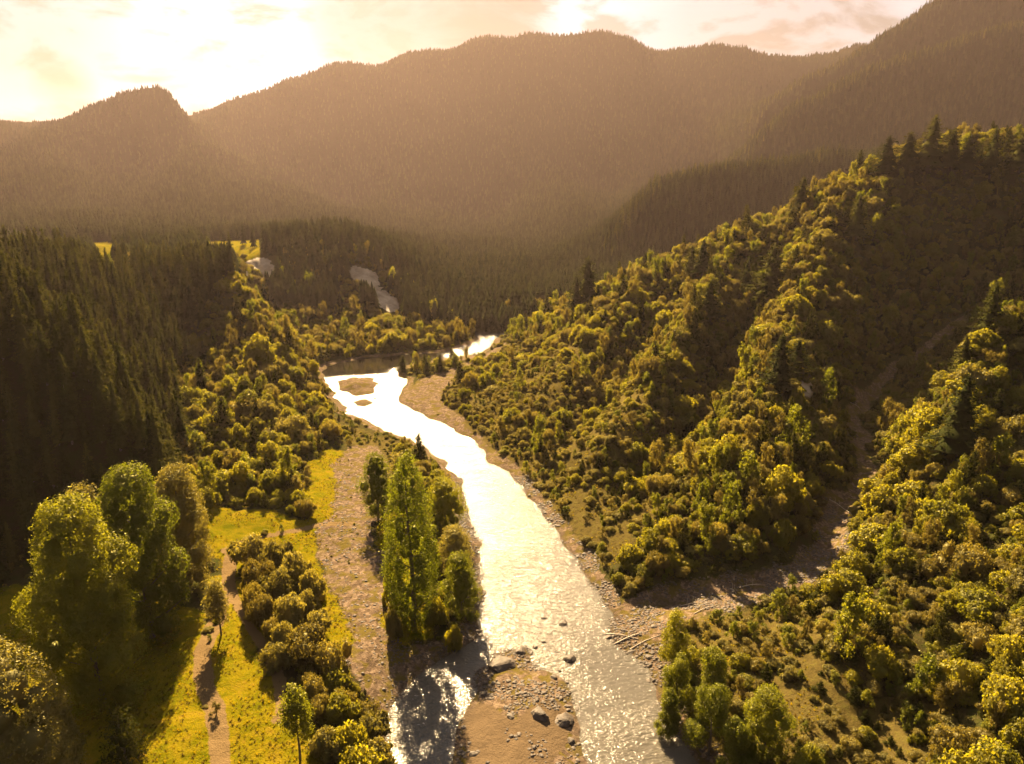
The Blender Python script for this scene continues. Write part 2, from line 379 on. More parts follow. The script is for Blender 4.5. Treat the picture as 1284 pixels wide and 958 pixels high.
def edge(a, w=.5):
    x = math_(t, 'ADD', a, math_(t, 'MULTIPLY', math_(t, 'SUBTRACT', nB, .5), 1.1))
    x = math_(t, 'ADD', x, math_(t, 'MULTIPLY', math_(t, 'SUBTRACT', nC, .5), .5))
    return ramp(t, x, [(.42, (0,0,0)), (.58, (1,1,1))])
sep = nd(t, 'ShaderNodeSeparateXYZ'); t.links.new(ge.outputs['Position'], sep.inputs[0])
isfar = math_(t, 'DIVIDE', math_(t, 'SUBTRACT', sep.outputs['Y'], 330), 60, True)
col = mixc(t, isfar, scrub, forest)
col = mixc(t, edge(at('dry')), col, dryc)
col = mixc(t, edge(at('meadow')), col, meadow)
col = mixc(t, edge(at('gravel')), col, gcol)
col = mixc(t, edge(at('sand')), col, sandc)
col = mixc(t, edge(at('track')), col, trackc)
wet = math_(t, 'DIVIDE', math_(t, 'SUBTRACT', .22, sep.outputs['Z']), .25, True)
col = mixc(t, math_(t, 'MULTIPLY', wet, .55), col, (.05,.04,.03))
p = nd(t, 'ShaderNodeBsdfPrincipled'); p.inputs['Roughness'].default_value = 1; p.inputs['Specular IOR Level'].default_value = 0
bp = nd(t, 'ShaderNodeBump'); bp.inputs['Strength'].default_value = .8; bp.inputs['Distance'].default_value = .35
t.links.new(math_(t, 'ADD', nB, math_(t, 'MULTIPLY', nC, .5)), bp.inputs['Height'])
t.links.new(col, p.inputs['Base Color']); t.links.new(bp.outputs[0], p.inputs['Normal']); t.links.new(p.outputs[0], out.inputs[0])
me.materials.append(m)
tag(link('terrain', me), 'valley floor and hillsides of scrub, gravel and grass', 'ground', kind='structure')

# fast height lookup on the sheet
def hz(x, y):
    x = np.asarray(x, float); y = np.asarray(y, float)
    fs = (x / y - s_[0]) / (s_[1] - s_[0]); fl = (np.log(y) - ly[0]) / (ly[1] - ly[0])
    a = np.clip(fs.astype(int), 0, NS - 2); b = np.clip(fl.astype(int), 0, NY - 2)
    fs = fs - a; fl = fl - b
    return (GZ[b, a] * (1 - fs) + GZ[b, a + 1] * fs) * (1 - fl) + (GZ[b + 1, a] * (1 - fs) + GZ[b + 1, a + 1] * fs) * fl
def gridat(arr, x, y):
    a = np.clip(((x / y - s_[0]) / (s_[1] - s_[0])).astype(int), 0, NS - 1)
    b = np.clip(((np.log(y) - ly[0]) / (ly[1] - ly[0])).astype(int), 0, NY - 1); return arr[b, a]
EL = (GZ - H) / GY
HOR = np.maximum.accumulate(EL, 0)                       # what hides what, from above the river
def visible(x, y, z, top, margin=.012):
    return (z + top - H) / y > gridat(HOR, x, y * .97) - margin

# ------------------------------------------------------------------ river
m, t, out = nt('river_water')
g = nd(t, 'ShaderNodeNewGeometry')
mp = nd(t, 'ShaderNodeMapping'); mp.inputs['Rotation'].default_value = (0, 0, R(-8)); mp.inputs['Scale'].default_value = (.75, 1.5, 1)
t.links.new(g.outputs['Position'], mp.inputs[0])
def wn(scale, detail, dist=0):
    n_ = nd(t, 'ShaderNodeTexNoise'); n_.inputs['Scale'].default_value = scale; n_.inputs['Detail'].default_value = detail; n_.inputs['Roughness'].default_value = .6
    n_.inputs['Distortion'].default_value = dist; t.links.new(mp.outputs[0], n_.inputs['Vector']); return n_.outputs[0]
cm = nd(t, 'ShaderNodeAttribute', attribute_name='calm').outputs['Fac']
w1 = wn(1.25, 3, .4); w2 = wn(4.5, 2, .3); w3 = wn(.13, 3)
wcol = (.085,.077,.062)
calm = ramp(t, w3, [(.38, (.55,.55,.55)), (.6, (1,1,1))])
calm = math_(t, 'MULTIPLY', calm, math_(t, 'SUBTRACT', 1.0, math_(t, 'MULTIPLY', cm, .93)))
hgt = math_(t, 'MULTIPLY', math_(t, 'ADD', w1, math_(t, 'MULTIPLY', w2, .35)), calm)
bp = nd(t, 'ShaderNodeBump'); bp.inputs['Strength'].default_value = 1.0; bp.inputs['Distance'].default_value = .27
t.links.new(hgt, bp.inputs['Height'])
p = nd(t, 'ShaderNodeBsdfPrincipled'); p.inputs['Roughness'].default_value = .3; p.inputs['IOR'].default_value = 1.33
t.links.new(math_(t, 'SUBTRACT', .13, math_(t, 'MULTIPLY', cm, .08)), p.inputs['Roughness'])
foam = ramp(t, math_(t, 'MULTIPLY', w1, calm), [(.62, wcol), (.74, (.55,.5,.44))])
t.links.new(mixc(t, cm, foam, (.012,.010,.007)), p.inputs['Base Color']); t.links.new(bp.outputs[0], p.inputs['Normal']); t.links.new(p.outputs[0], out.inputs[0])  # calm pool's base colour darkened to stand for the dark hill mirrored there
# a sheet that follows the channel, lying at the level of the valley
NR = 260
ry = np.linspace(8, 345, NR); rv = []
rp = np.array(river)
for y0 in ry:
    xs = []
    for i in range(len(rp)):
        a, b = rp[i], rp[(i + 1) % len(rp)]
        if (a[1] > y0) != (b[1] > y0): xs.append(a[0] + (b[0] - a[0]) * (y0 - a[1]) / (b[1] - a[1]))
    if not xs: xs = [rv[-1][0] + 6, rv[-1][1] - 6]
    rv.append((min(xs) - 6, max(xs) + 6))
rv = np.array(rv); NX = 40
fx = np.linspace(0, 1, NX)
wx = rv[:, :1] * (1 - fx) + rv[:, 1:] * fx; wy = np.repeat(ry[:, None], NX, 1)
wv = np.stack([wx, wy, 0 * wx], -1).reshape(-1, 3); ii = np.arange(NR * NX).reshape(NR, NX)
me = mesh_np('river_water', wv, np.stack([ii[:-1, :-1], ii[:-1, 1:], ii[1:, 1:], ii[1:, :-1]], -1).reshape(-1, 4), mat=m, smooth=True)
cz = np.clip(.5 - sdf(wx, wy, W([(395,474),(395,452),(470,446),(560,440),(560,452),(495,462),(488,468),(470,470),(430,472)], 0)) / 5, 0, 1)
attr(me, 'calm', cz)
tag(link('river_water', me), 'glittering shallow river winding up the valley', 'river', kind='structure')

# ------------------------------------------------------------------ plant shapes
ICO_T = (1 + 5 ** .5) / 2
def ico(sub=1):
    import bmesh
    bm = bmesh.new(); bmesh.ops.create_icosphere(bm, subdivisions=sub, radius=1)
    v = np.array([q.co[:] for q in bm.verts]); f = np.array([[q.index for q in fc.verts] for fc in bm.faces]); bm.free(); return v, f
ICO2 = ico(2); ICO1 = ico(1)
def cards(P, N, size, r, aspect=.6, droop=0):
    n_ = len(P)
    N = N + r.normal(0, .55, (n_, 3)); N /= np.linalg.norm(N, axis=1, keepdims=True) + 1e-9
    T = np.cross(N, r.normal(0, 1, (n_, 3)) + np.array([0, 0, droop])); T /= np.linalg.norm(T, axis=1, keepdims=True) + 1e-9
    B = np.cross(N, T)
    s = (size * r.uniform(.6, 1.35, n_))[:, None]
    v = np.stack([P - T * s * .5, P + B * s * aspect * .5 + T * s * .05, P + T * s * .5, P - B * s * aspect * .5 + T * s * .05], 1).reshape(-1, 3)
    return v, np.arange(n_ * 4).reshape(-1, 4)
def crown(lobes, n_, leaf, r, tuft=10, jit=.22, core=.74, aspect=.6):
    L = np.array([l[:3] for l in lobes], float); RR = np.array([l[3:6] for l in lobes], float)
    w = (RR.prod(1)) ** (2 / 3); w /= w.sum()
    m_ = int(n_ / tuft * 1.9)
    k = r.choice(len(L), m_, p=w)
    d = r.normal(0, 1, (m_, 3)); d[:, 2] += .25; d /= np.linalg.norm(d, axis=1, keepdims=True)
    P = L[k] + d * RR[k] * r.uniform(.84, 1.06, m_)[:, None]
    inside = np.zeros(m_, bool)
    for j in range(len(L)):
        q = (((P - L[j]) / RR[j]) ** 2).sum(1); inside |= (q < .72) & (k != j)
    P, d = P[~inside][:n_ // tuft], d[~inside][:n_ // tuft]
    PP = np.repeat(P, tuft, 0) + r.normal(0, jit, (len(P) * tuft, 3)); DD = np.repeat(d, tuft, 0)
    v, q = cards(PP, DD, leaf, r, aspect)
    vs = [v]; ts = []; o = len(v)
    for j in range(len(L)):
        cv, cf = ICO1 if min(RR[j]) < 1 else ICO2
        nn = 1 + .12 * np.sin(cv[:, :1] * 9 + j) + .1 * np.sin(cv[:, 2:] * 11 + cv[:, 1:2] * 7)
        vs.append(L[j] + cv * RR[j] * core * nn); ts.append(cf + o); o += len(cv)
    return np.concatenate(vs), q, np.concatenate(ts)
def tube(pts, rad, k=7):
    pts = np.array(pts, float); vs = []; qs = []
    for i, pt in enumerate(pts):
        a = pts[min(i + 1, len(pts) - 1)] - pts[max(i - 1, 0)]; a /= np.linalg.norm(a) + 1e-9
        u_ = np.cross(a, [0.13, 1, .07]); u_ /= np.linalg.norm(u_) + 1e-9; w_ = np.cross(a, u_)
        th = np.arange(k) / k * 2 * math.pi
        vs.append(pt + rad[i] * (np.cos(th)[:, None] * u_ + np.sin(th)[:, None] * w_))
    for i in range(len(pts) - 1):
        for j in range(k): qs.append([i * k + j, i * k + (j + 1) % k, (i + 1) * k + (j + 1) % k, (i + 1) * k + j])
    qs = np.array(qs); return np.concatenate(vs), qs
def joinq(parts):
    o = 0; vs = []; qs = []
    for v, q in parts: vs.append(v); qs.append(q + o); o += len(v)
    return np.concatenate(vs), np.concatenate(qs)
def trunk_mesh(h, r0, r, limbs=8, spread=.3, first=.3, lean=0):
    pts = [(math.sin(i * .9) * .012 * h + lean * i / 6, math.cos(i * 1.3) * .01 * h, h * i / 6 - .4 * (i == 0)) for i in range(7)]
    parts = [tube(pts, [r0 * (1 - .86 * i / 6) for i in range(7)], 8)]
    for j in range(limbs):
        f = first + (.85 - first) * j / max(limbs - 1, 1); a = j * 2.4
        b = np.array(pts[int(f * 6)]) * (1 - (f * 6) % 1) + np.array(pts[min(int(f * 6) + 1, 6)]) * ((f * 6) % 1)
        L = spread * h * (1.05 - f * .8)
        dr = np.array([math.cos(a), math.sin(a), 0])
        parts.append(tube([b, b + dr * L * .5 + np.array([0, 0, L * .3]), b + dr * L + np.array([0, 0, L * .75])], [r0 * .38 * (1 - f * .6), r0 * .22 * (1 - f * .6), .02], 5))
    return joinq(parts)

def bush_lobes(r, n_=7, flat=.8, tall=1.0):
    L = [(0, 0, .5 * tall, .72, .72, .55 * tall)]
    for j in range(n_):
        a = j * 2.399 + r.uniform(-.4, .4); d = r.uniform(.35, .92); s = r.uniform(.2, .5)
        L.append((math.cos(a) * d, math.sin(a) * d, (r.uniform(.35, .95) - d * .35) * tall, s, s, s * flat))
    return L
def mesh_bush(name, seed, mat, n_=4200, leaf=.115, flat=.85, tall=1.0, lob=9, jit=.055, tuft=14):
    r = np.random.default_rng(seed)
    v, q, t3 = crown(bush_lobes(r, lob, flat, tall), n_, leaf, r, tuft=tuft, jit=jit, core=.82)
    return mesh_np(name, v, q, t3, mat)
def mesh_conifer(name, seed, h=16, rad=3.0, levels=24, per=9, m_=15, card=.5):
    r = np.random.default_rng(seed); P = []; N = []
    for i in range(levels):
        f = .08 + .9 * (i / (levels - 1)) ** .95
        L = rad * (1 - f) ** .8 * r.uniform(.8, 1.15) + .15
        for j in range(per):
            a = r.uniform(0, 6.283); Lj = L * r.uniform(.65, 1.2); droop = .25 * (1 - f)
            mm = max(2, int(m_ * Lj / rad + 1.5))
            tt = (np.arange(mm) + .7) / mm
            rr = tt * Lj; z = h * f - droop * rr + .12 * rr * tt + r.normal(0, .08, mm)
            P.append(np.stack([np.cos(a) * rr, np.sin(a) * rr, z], 1) + r.normal(0, .12, (mm, 3)))
            N.append(np.tile([np.cos(a) * .5, np.sin(a) * .5, .9], (mm, 1)))
    P.append(np.stack([r.normal(0, .1, 8), r.normal(0, .1, 8), h * r.uniform(.95, 1.03, 8)], 1)); N.append(np.tile([1., 0, .3], (8, 1)))
    P = np.concatenate(P); N = np.concatenate(N)
    v, q = cards(P, N, card, r, .5, 0)
    k = 9; cv = []; ct = []; o = 0                       # inner mass of shaded branches
    for lv in range(5):
        z0 = h * (.1 + .17 * lv); rr = rad * (1 - z0 / h) ** .9 * .62; z1 = z0 + h * .27
        th = np.arange(k) / k * 6.283 + lv; jj = r.uniform(.75, 1.15, k)
        cv.append(np.concatenate([np.stack([np.cos(th) * rr * jj, np.sin(th) * rr * jj, np.full(k, z0)], 1), [[0, 0, z1]]]))
        ct.append(np.array([[o + a, o + (a + 1) % k, o + k] for a in range(k)])); o += k + 1
    return mesh_np(name, np.concatenate([v] + cv), q, np.concatenate(ct) + len(v), M['pine'])
def mesh_conifer_far(name, seed):
    r = np.random.default_rng(seed); vs = []; ts = []; o = 0; h = 1.0
    for lv in range(5):
        z0 = .08 + .175 * lv; rr = .17 * (1 - z0) ** .8; k = 8
        th = np.arange(2 * k) / (2 * k) * 6.283 + lv; jj = np.where(np.arange(2 * k) % 2, .55, 1.1) * r.uniform(.8, 1.2, 2 * k)
        zz = z0 + np.where(np.arange(2 * k) % 2, .05, -.02)
        vs.append(np.concatenate([np.stack([np.cos(th) * rr * jj, np.sin(th) * rr * jj, zz], 1), [[0, 0, min(z0 + .34, 1.03)]]]))
        ts.append(np.array([[o + a, o + (a + 1) % (2 * k), o + 2 * k] for a in range(2 * k)])); o += 2 * k + 1
    return mesh_np(name, np.concatenate(vs), None, np.concatenate(ts), M['shaded_far_pine'])

BUSH = [mesh_bush('bush_crown', 11, M['bush']), mesh_bush('bush_crown', 12, M['bush'], tall=1.25), mesh_bush('bush_crown', 13, M['bush'], flat=.7, lob=10),
        mesh_bush('bush_crown', 14, M['bush'], tall=1.5, lob=6), mesh_bush('bush_crown', 15, M['grey'], tall=1.2), mesh_bush('bush_crown', 16, M['manuka'], n_=3800, leaf=.09, tall=1.3),
        mesh_bush('bush_crown', 17, M['manuka'], n_=3800, leaf=.085, flat=1.1)]
def mesh_open(name, seed, mat, n_, leaf, conic):
    r = np.random.default_rng(seed); L = []
    for j in range(14):
        a = j * 2.399; f = r.uniform(.15, 1) if not conic else (j + .5) / 14
        d = (r.uniform(.1, .75) * (1.15 - f * .6)) if not conic else .62 * (1 - f) * r.uniform(.5, 1.1); sz = r.uniform(.12, .28) if not conic else .12 + .3 * (1 - f)
        L.append((math.cos(a) * d, math.sin(a) * d, f * 2.1, sz, sz, sz * (1.5 if not conic else .9)))
    v, q, t3 = crown(L, n_, leaf, r, tuft=10, jit=.06, core=.6)
    tv, tq = tube([(0, 0, -.3), (.03, 0, 1), (0, .04, 2)], [.06, .05, .02], 5)
    return mesh_np(name, np.concatenate([v, tv]), np.concatenate([q, tq + len(v)]), t3, mat)
BUSH += [mesh_open('bush_crown', 18, M['willow'], 2600, .1, False), mesh_open('bush_crown', 19, M['pine'], 2600, .1, True), mesh_open('bush_crown', 20, M['manuka'], 2200, .09, False)]
CON = [mesh_conifer('pine_crown', 21), mesh_conifer('pine_crown', 22, 17, 2.7, 26, 8), mesh_conifer('pine_crown', 23, 15, 3.3, 22, 9)]
CONF = [mesh_conifer_far('shaded_far_pine', s) for s in (31, 32, 33)]
def trunk_for(h, r0, seed, **k):
    v, q = trunk_mesh(h, r0, np.random.default_rng(seed), **k); return mesh_np('trunk', v, q, mat=M['bark'], smooth=True)
CTR = trunk_for(15, .24, 5, limbs=0); BTR = trunk_for(1.0, .09, 6, limbs=5, spread=.5, first=.15)

# ------------------------------------------------------------------ scatter as one mass (geometry nodes)
def scatter(name, src, pts, scl, rot, idx, label, cat):
    me = bpy.data.meshes.new(name); me.vertices.add(len(pts)); me.vertices.foreach_set('co', np.asarray(pts, np.float32).ravel())
    a = me.attributes.new('scl', 'FLOAT_VECTOR', 'POINT'); a.data.foreach_set('vector', np.asarray(scl, np.float32).ravel())
    a = me.attributes.new('rot', 'FLOAT_VECTOR', 'POINT'); a.data.foreach_set('vector', np.asarray(rot, np.float32).ravel())
    a = me.attributes.new('idx', 'INT', 'POINT'); a.data.foreach_set('value', np.asarray(idx, np.int32).ravel())
    o = link(name, me)
    g = bpy.data.node_groups.new(name, 'GeometryNodeTree')
    g.interface.new_socket('Geometry', in_out='INPUT', socket_type='NodeSocketGeometry'); g.interface.new_socket('Geometry', in_out='OUTPUT', socket_type='NodeSocketGeometry')
    gi = g.nodes.new('NodeGroupInput'); go = g.nodes.new('NodeGroupOutput'); jn = g.nodes.new('GeometryNodeJoinGeometry'); iop = g.nodes.new('GeometryNodeInstanceOnPoints')
    for s in src:
        oi = g.nodes.new('GeometryNodeObjectInfo'); oi.inputs['Object'].default_value = s; oi.inputs['As Instance'].default_value = True
        g.links.new(oi.outputs['Geometry'], jn.inputs[0])
    def na(nm, ty):
        x = g.nodes.new('GeometryNodeInputNamedAttribute'); x.data_type = ty; x.inputs[0].default_value = nm
        return next(q for q in x.outputs if q.enabled)
    mpn = g.nodes.new('GeometryNodeMeshToPoints')
    g.links.new(gi.outputs[0], mpn.inputs['Mesh']); g.links.new(mpn.outputs[0], iop.inputs['Points']); g.links.new(jn.outputs[0], iop.inputs['Instance'])
    iop.inputs['Pick Instance'].default_value = True
    g.links.new(na('idx', 'INT'), iop.inputs['Instance Index']); g.links.new(na('rot', 'FLOAT_VECTOR'), iop.inputs['Rotation']); g.links.new(na('scl', 'FLOAT_VECTOR'), iop.inputs['Scale'])
    g.links.new(iop.outputs[0], go.inputs[0])
    md = o.modifiers.new('scatter', 'NODES'); md.node_group = g
    return tag(o, label, cat, kind='stuff')

# candidate points: jittered grid in a box
def jgrid(x0, x1, y0, y1, d, r):
    nx = int((x1 - x0) / d); ny = int((y1 - y0) / d)
    a, b = np.meshgrid(np.arange(nx), np.arange(ny))
    return x0 + (a.ravel() + r.uniform(0, 1, a.size)) * d, y0 + (b.ravel() + r.uniform(0, 1, b.size)) * d
SRC = {}
def lin(v, pts):
    p_ = np.array(pts, float); return np.interp(v, p_[:, 1], p_[:, 0])

# ------------------------------------------------------------------ named trees and shrubs
KEEP = []                                                # (x, y, radius) kept clear of scattered plants
def base(u, v, z0=None):
    """ground point seen at that pixel: first place along the sight line that the sheet rises above"""
    b = (479 - v) / F; Y = np.exp(np.linspace(math.log(20), math.log(1500), 4000))
    X = (u - 642) / F / (cP + b * sP) * Y; Z = H + Y * (-sP + b * cP) / (cP + b * sP)
    k = np.argmax(hz(X, Y) >= Z); return float(X[k]), float(Y[k]), float(hz(X[k], Y[k]))
def tree(name, u, vb, vt, wpx, mat, label, cat='tree', seed=1, shape='round', group=None, n_=9000, leaf=.42, clear=.2, trunk=True):
    x, y, z = base(u, vb); KEEP.append((x, y, .5))
    top = vz(vt, y); h = max(top - z, 1.2); depth = y * cP + (H - z) * sP; w = wpx / F * depth / 2 * .86
    KEEP[-1] = (x, y, w * .9)
    r = np.random.default_rng(seed); L = []
    if shape == 'round':
        for j in range(26):
            f = clear + (1 - clear) * ((j + .5) / 26) ** .8; prof = math.sin(min(1, (f - clear) / (1 - clear) * .86 + .14) * math.pi) ** .6
            a = j * 2.399; d = w * prof * r.uniform(.35, .72); s = w * r.uniform(.28, .45)
            L.append((math.cos(a) * d, math.sin(a) * d, min(h * f - s * .5, h - s * 1.2), s, s, s * 1.15))
        L.append((0, 0, h * (clear + (1 - clear) * .45), w * .7, w * .7, h * (1 - clear) * .4))
    elif shape == 'tall':
        for j in range(30):
            f = clear + (1 - clear) * (j + .5) / 30; g_ = (f - clear) / (1 - clear)
            prof = float(np.interp(g_, [0, .15, .38, .7, 1], [.3, .72, 1, .74, .14]))
            a = j * 2.399; d = w * prof * r.uniform(.25, .6); s = w * prof * r.uniform(.3, .48) + .12 * w
            L.append((math.cos(a) * d, math.sin(a) * d, h * f - s, s, s, s * 1.9))
    elif shape == 'feather':
        for j in range(20):
            f = r.uniform(.25, 1); a = j * 2.399; d = w * r.uniform(.2, .85) * math.sqrt(max(0.05, 1.15 - f)); s = w * r.uniform(.18, .33)
            L.append((math.cos(a) * d, math.sin(a) * d, h * f - s, s, s, s * 1.7))
    v, q, t3 = crown(L, n_, leaf, r, tuft=12, jit=leaf * (1.2 if shape == 'tall' else .9), core=.3 if shape == 'tall' else .5)
    if not trunk:
        o = link(name, mesh_np(name, v, q, t3, mat), None, (x, y, z)); return tag(o, label, cat, group)
    root = link(name, None, None, (x, y, z)); tag(root, label, cat, group)
    link('crown', mesh_np('crown', v, q, t3, mat), root)
    tv, tq = trunk_mesh(h * .86, max(.1, h * .017), r, limbs=11, spread=w / h * 1.1, first=max(clear, .12))
    link('trunk', mesh_np('trunk', tv, tq, mat=M['bark'], smooth=True), root)
    return root
def shrub(u, vb, vt, wpx, mesh_i, label, name='shrub', group=None, cat='shrub'):
    x, y, z = base(u, vb); top = vz(vt, y); depth = y * cP + (H - z) * sP; w = wpx / F * depth / 2
    me_ = mesh_i; hh = max(v.co.z for v in me_.vertices) if me_.name not in HM else HM[me_.name]; HM[me_.name] = hh
    h = max(top - z, .5 * w)
    o = link(name, me_, None, (x, y, z - .08)); o.scale = (w / 1.0, w / 1.0, h / hh); o.rotation_euler.z = (u * .37) % 6.28
    KEEP.append((x, y, w * .85)); return tag(o, label, cat, group)
HM = {}

tree('poplar_tree', 128, 885, 624, 146, M['willow'], 'broad bright green tree, largest crown of the left foreground group', seed=101, n_=52000, leaf=.26, clear=.06)
tree('poplar_tree', 190, 800, 584, 125, M['willow'], 'tall yellow-green tree just behind the broad green tree at left', seed=102, n_=42000, leaf=.26, clear=.08)
tree('broadleaf_tree', 238, 735, 584, 90, M['grey'], 'brownish olive tree at the right end of the left foreground group', seed=103, n_=30000, leaf=.24, clear=.08)
tree('broadleaf_tree', 128, 780, 608, 70, M['grey'], 'dull olive tree peeping out between the two bright green trees', seed=104, n_=8000, leaf=.36)
tree('broadleaf_tree', 22, 1040, 815, 205, M['grey'], 'round dark olive tree cut by the bottom left corner', seed=105, n_=34000, leaf=.2, clear=.05)
tree('broadleaf_tree', 88, 975, 880, 50, M['grey'], 'narrow olive tree against the round tree in the bottom left corner', seed=106, n_=6000, leaf=.28, clear=.05)
tree('broadleaf_tree', 277, 797, 728, 34, M['grey'], 'small lollipop shaped tree with bare trunk beside the dirt track', seed=107, n_=4500, leaf=.24, clear=.34)
tree('broadleaf_tree', 376, 953, 862, 50, M['willow'], 'small yellow-green tree with a bare trunk at the meadow edge', seed=108, n_=5000, leaf=.22, clear=.42)
tree('cypress_tree', 160, 965, 888, 58, M['pine'], 'dark cone shaped tree standing alone in the shaded meadow', seed=109, n_=5000, leaf=.24, clear=.03, shape='tall')
tree('poplar_tree', 518, 785, 568, 86, M['poplar'], 'tall slender poplar standing on the gravel bank by the river', seed=110, n_=42000, leaf=.25, clear=.07, shape='tall')
tree('broadleaf_tree', 474, 652, 568, 54, M['willow'], 'rounded tree behind the tall poplar on its left side', seed=111, n_=13000, leaf=.2, clear=.1)
tree('broadleaf_tree', 505, 640, 568, 44, M['grey'], 'olive tree hidden half behind the tall poplar top', seed=112, n_=5000, leaf=.3, clear=.1)
tree('broadleaf_tree', 558, 664, 600, 66, M['willow'], 'leaning bushy tree right behind the tall poplar, by the river bend', seed=113, n_=13000, leaf=.2, clear=.06)
tree('broadleaf_tree', 570, 718, 660, 62, M['grey'], 'bushy olive tree between the tall poplar and the water', seed=114, n_=13000, leaf=.18, clear=.04)
tree('broadleaf_tree', 578, 775, 694, 64, M['willow'], 'round dark based tree at the water edge below the poplar', seed=115, n_=15000, leaf=.18, clear=.03)
for i, a in enumerate([(495,760,700,30),(545,782,745,34),(493,800,762,22),(571,815,780,20),(536,720,670,30)]):
    shrub(*a, BUSH[(0, 0, 4, 1, 3)[i]], ['low bright shrub left of the poplar trunk','low bushy shrub at the foot of the tall poplar','small shrub on the gravel edge left of the poplar','small reedy shrub on the water edge below the poplar','leafy shrub just right of the poplar trunk'][i], 'riverside_shrub')
# right bank willows
WL = 'feathery willow shrubs on the right river bank'
for i, (u, vb, vt, w, lab) in enumerate([(846,840,765,62,'feathery willow at the mouth of the side stream, upmost on the right bank'),(846,895,822,54,'low feathery willow leaning over the water on the right bank'),
   (890,900,815,62,'yellow-green willow inland of the leaning one on the right bank'),(888,948,862,80,'dark based willow clump at the water edge near the bottom'),(955,955,862,78,'brightest green bushy tree on the right bank near the bottom'),
   (920,975,905,60,'feathery willow in front of the brightest green tree'),(1010,990,935,60,'willow tip rising at the bottom edge right of the green tree'),(838,925,870,40,'small willow hanging over the ripples on the right bank')]):
    tree('willow_tree', u, vb, vt, w, M['willow'], lab, seed=130 + i, shape='round' if i == 4 else 'feather', n_=18000, leaf=.15, clear=.04, group=WL)
# cushion shrub row between track and gravel
row = [(318,712,668,44,4),(346,722,675,40,4),(372,735,690,40,4),(392,757,712,32,4),(322,748,700,40,5),(352,756,712,40,4),(332,785,742,36,5),(365,790,745,44,4),(318,775,728,30,5),(386,775,738,30,4),(358,818,778,34,4),(385,832,782,60,5),
  (342,806,775,26,5),(415,848,800,54,6),(398,800,765,34,4),(350,838,805,36,4),(420,870,838,44,0),(395,880,846,34,5),(425,905,868,44,1),(430,894,862,36,6),(458,912,880,34,5),(465,935,895,44,4),(440,955,905,56,0),(410,948,912,44,4),(475,965,925,44,4),
  (402,900,870,30,5),(450,985,935,66,0),(388,862,842,26,6)]
adj = ['pale grey-green cushion shrub','dense rounded shrub','grey-green domed shrub','olive domed shrub','brownish domed shrub','green domed shrub']
whr = ['at the far end of the shrub row beside the dirt track','second along the far end of the track-side shrub row','above the gravel bank in the far shrub row','nearest the gravel strip in the far shrub row','on the track side of the shrub row',
 'in the middle of the domed shrub row','at the track edge below the domed row','in the lower half of the domed shrub row','beside the narrowing of the track','on the gravel side of the lower domed row','pale topped and pointed, below the domed row','wide and straggly beside the gravel strip',
 'small, left of the pointed pale shrub','broad twiggy one touching the gravel strip','between the domed row and the gravel','left below the pointed pale shrub','bright topped beside the lower gravel edge','brown one right of the meadow path end','rounded above the reddish shrub near the river','reddish one above the river channel',
 'at the gravel tip by the left channel','beside the left river channel','large dark one near the bottom by the channel','between the bare-trunked small tree and the channel','hanging over the left channel at the bottom','small brown one above the bare-trunked tree','cut by the bottom edge beside the left channel','small one at the end of the meadow path']
for i, (u, vb, vt, w, k) in enumerate(row):
    shrub(u, vb, vt, w, BUSH[k], {4:'grey-green', 5:'brownish', 6:'rust-brown', 0:'green', 1:'yellow-green'}[k] + ' shrub ' + whr[i], 'domed_shrub', 'shrubs between the track and the river')
# lone pines on the right hillside
for i, (u, vb, vt, w, lab) in enumerate([(736,385,322,40,'dark pine on the spur end above the river bend'),(722,395,345,26,'smaller dark pine beside the spur end pine'),(880,345,300,34,'dark pine on the skyline of the middle ridge'),(866,345,308,24,'slim pine touching the skyline pine of the middle ridge'),(965,375,305,48,'large drooping pine below the ridge skyline'),(935,372,322,30,'pine left of the large drooping pine'),
  (888,400,352,36,'dark pine in the middle of the lit hillside'),(1003,268,222,30,'pointed pine at the step in the ridge skyline'),(1163,215,145,52,'tallest dark pine on the right ridge skyline'),(1110,220,170,40,'dark pine left of the tallest skyline pine'),(1135,220,165,44,'broad dark pine next to the tallest skyline pine'),
  (1210,218,168,36,'pointed pine right of the tallest skyline pine'),(1240,222,160,34,'slim pine right along the skyline near the frame edge'),(1190,214,160,34,'pine filling the gap right of the tallest skyline pine'),(1072,300,245,34,'pine below the right ridge in the half lit slope'),(975,490,420,44,'dark pine on the edge of the side valley'),(998,470,425,30,'slim pine behind the pine at the side valley edge'),
  (1197,570,470,64,'large spreading pine on the near right spur'),(1240,415,352,34,'pointed pine on the crest of the near right spur'),(1205,470,420,30,'small pine just under the near spur crest'),(535,470,447,14,'dark pine on the far gravel bank by the river'),(552,466,443,15,'dark bushy pine on the far bank beside its neighbour'),(505,465,445,14,'small dark tree on the far bank at the bend'),(1275,215,165,40,'pine at the right frame edge on the ridge')]):
    x, y, z = base(u, vb); h = max(vz(vt, y) - z, 3); depth = y * cP + (H - z) * sP; wd = w / F * depth / 2
    root = link('pine_tree', None, None, (x, y, z - .3)); k = i % 3; hh = (16, 17, 15)[k]; rr = (3, 2.7, 3.3)[k]
    cr = link('crown', CON[k], root); tk = link('trunk', CTR, root); SRC.setdefault('c%d' % k, cr)
    root.scale = (1.4 * wd / rr, 1.4 * wd / rr, h / hh); root.rotation_euler.z = i * 1.3
    tag(root, lab, 'pine tree', 'lone pines on the right hillside'); KEEP.append((x, y, wd * .7))
SRC['c'] = [SRC['c0'], SRC['c1'], SRC['c2']]

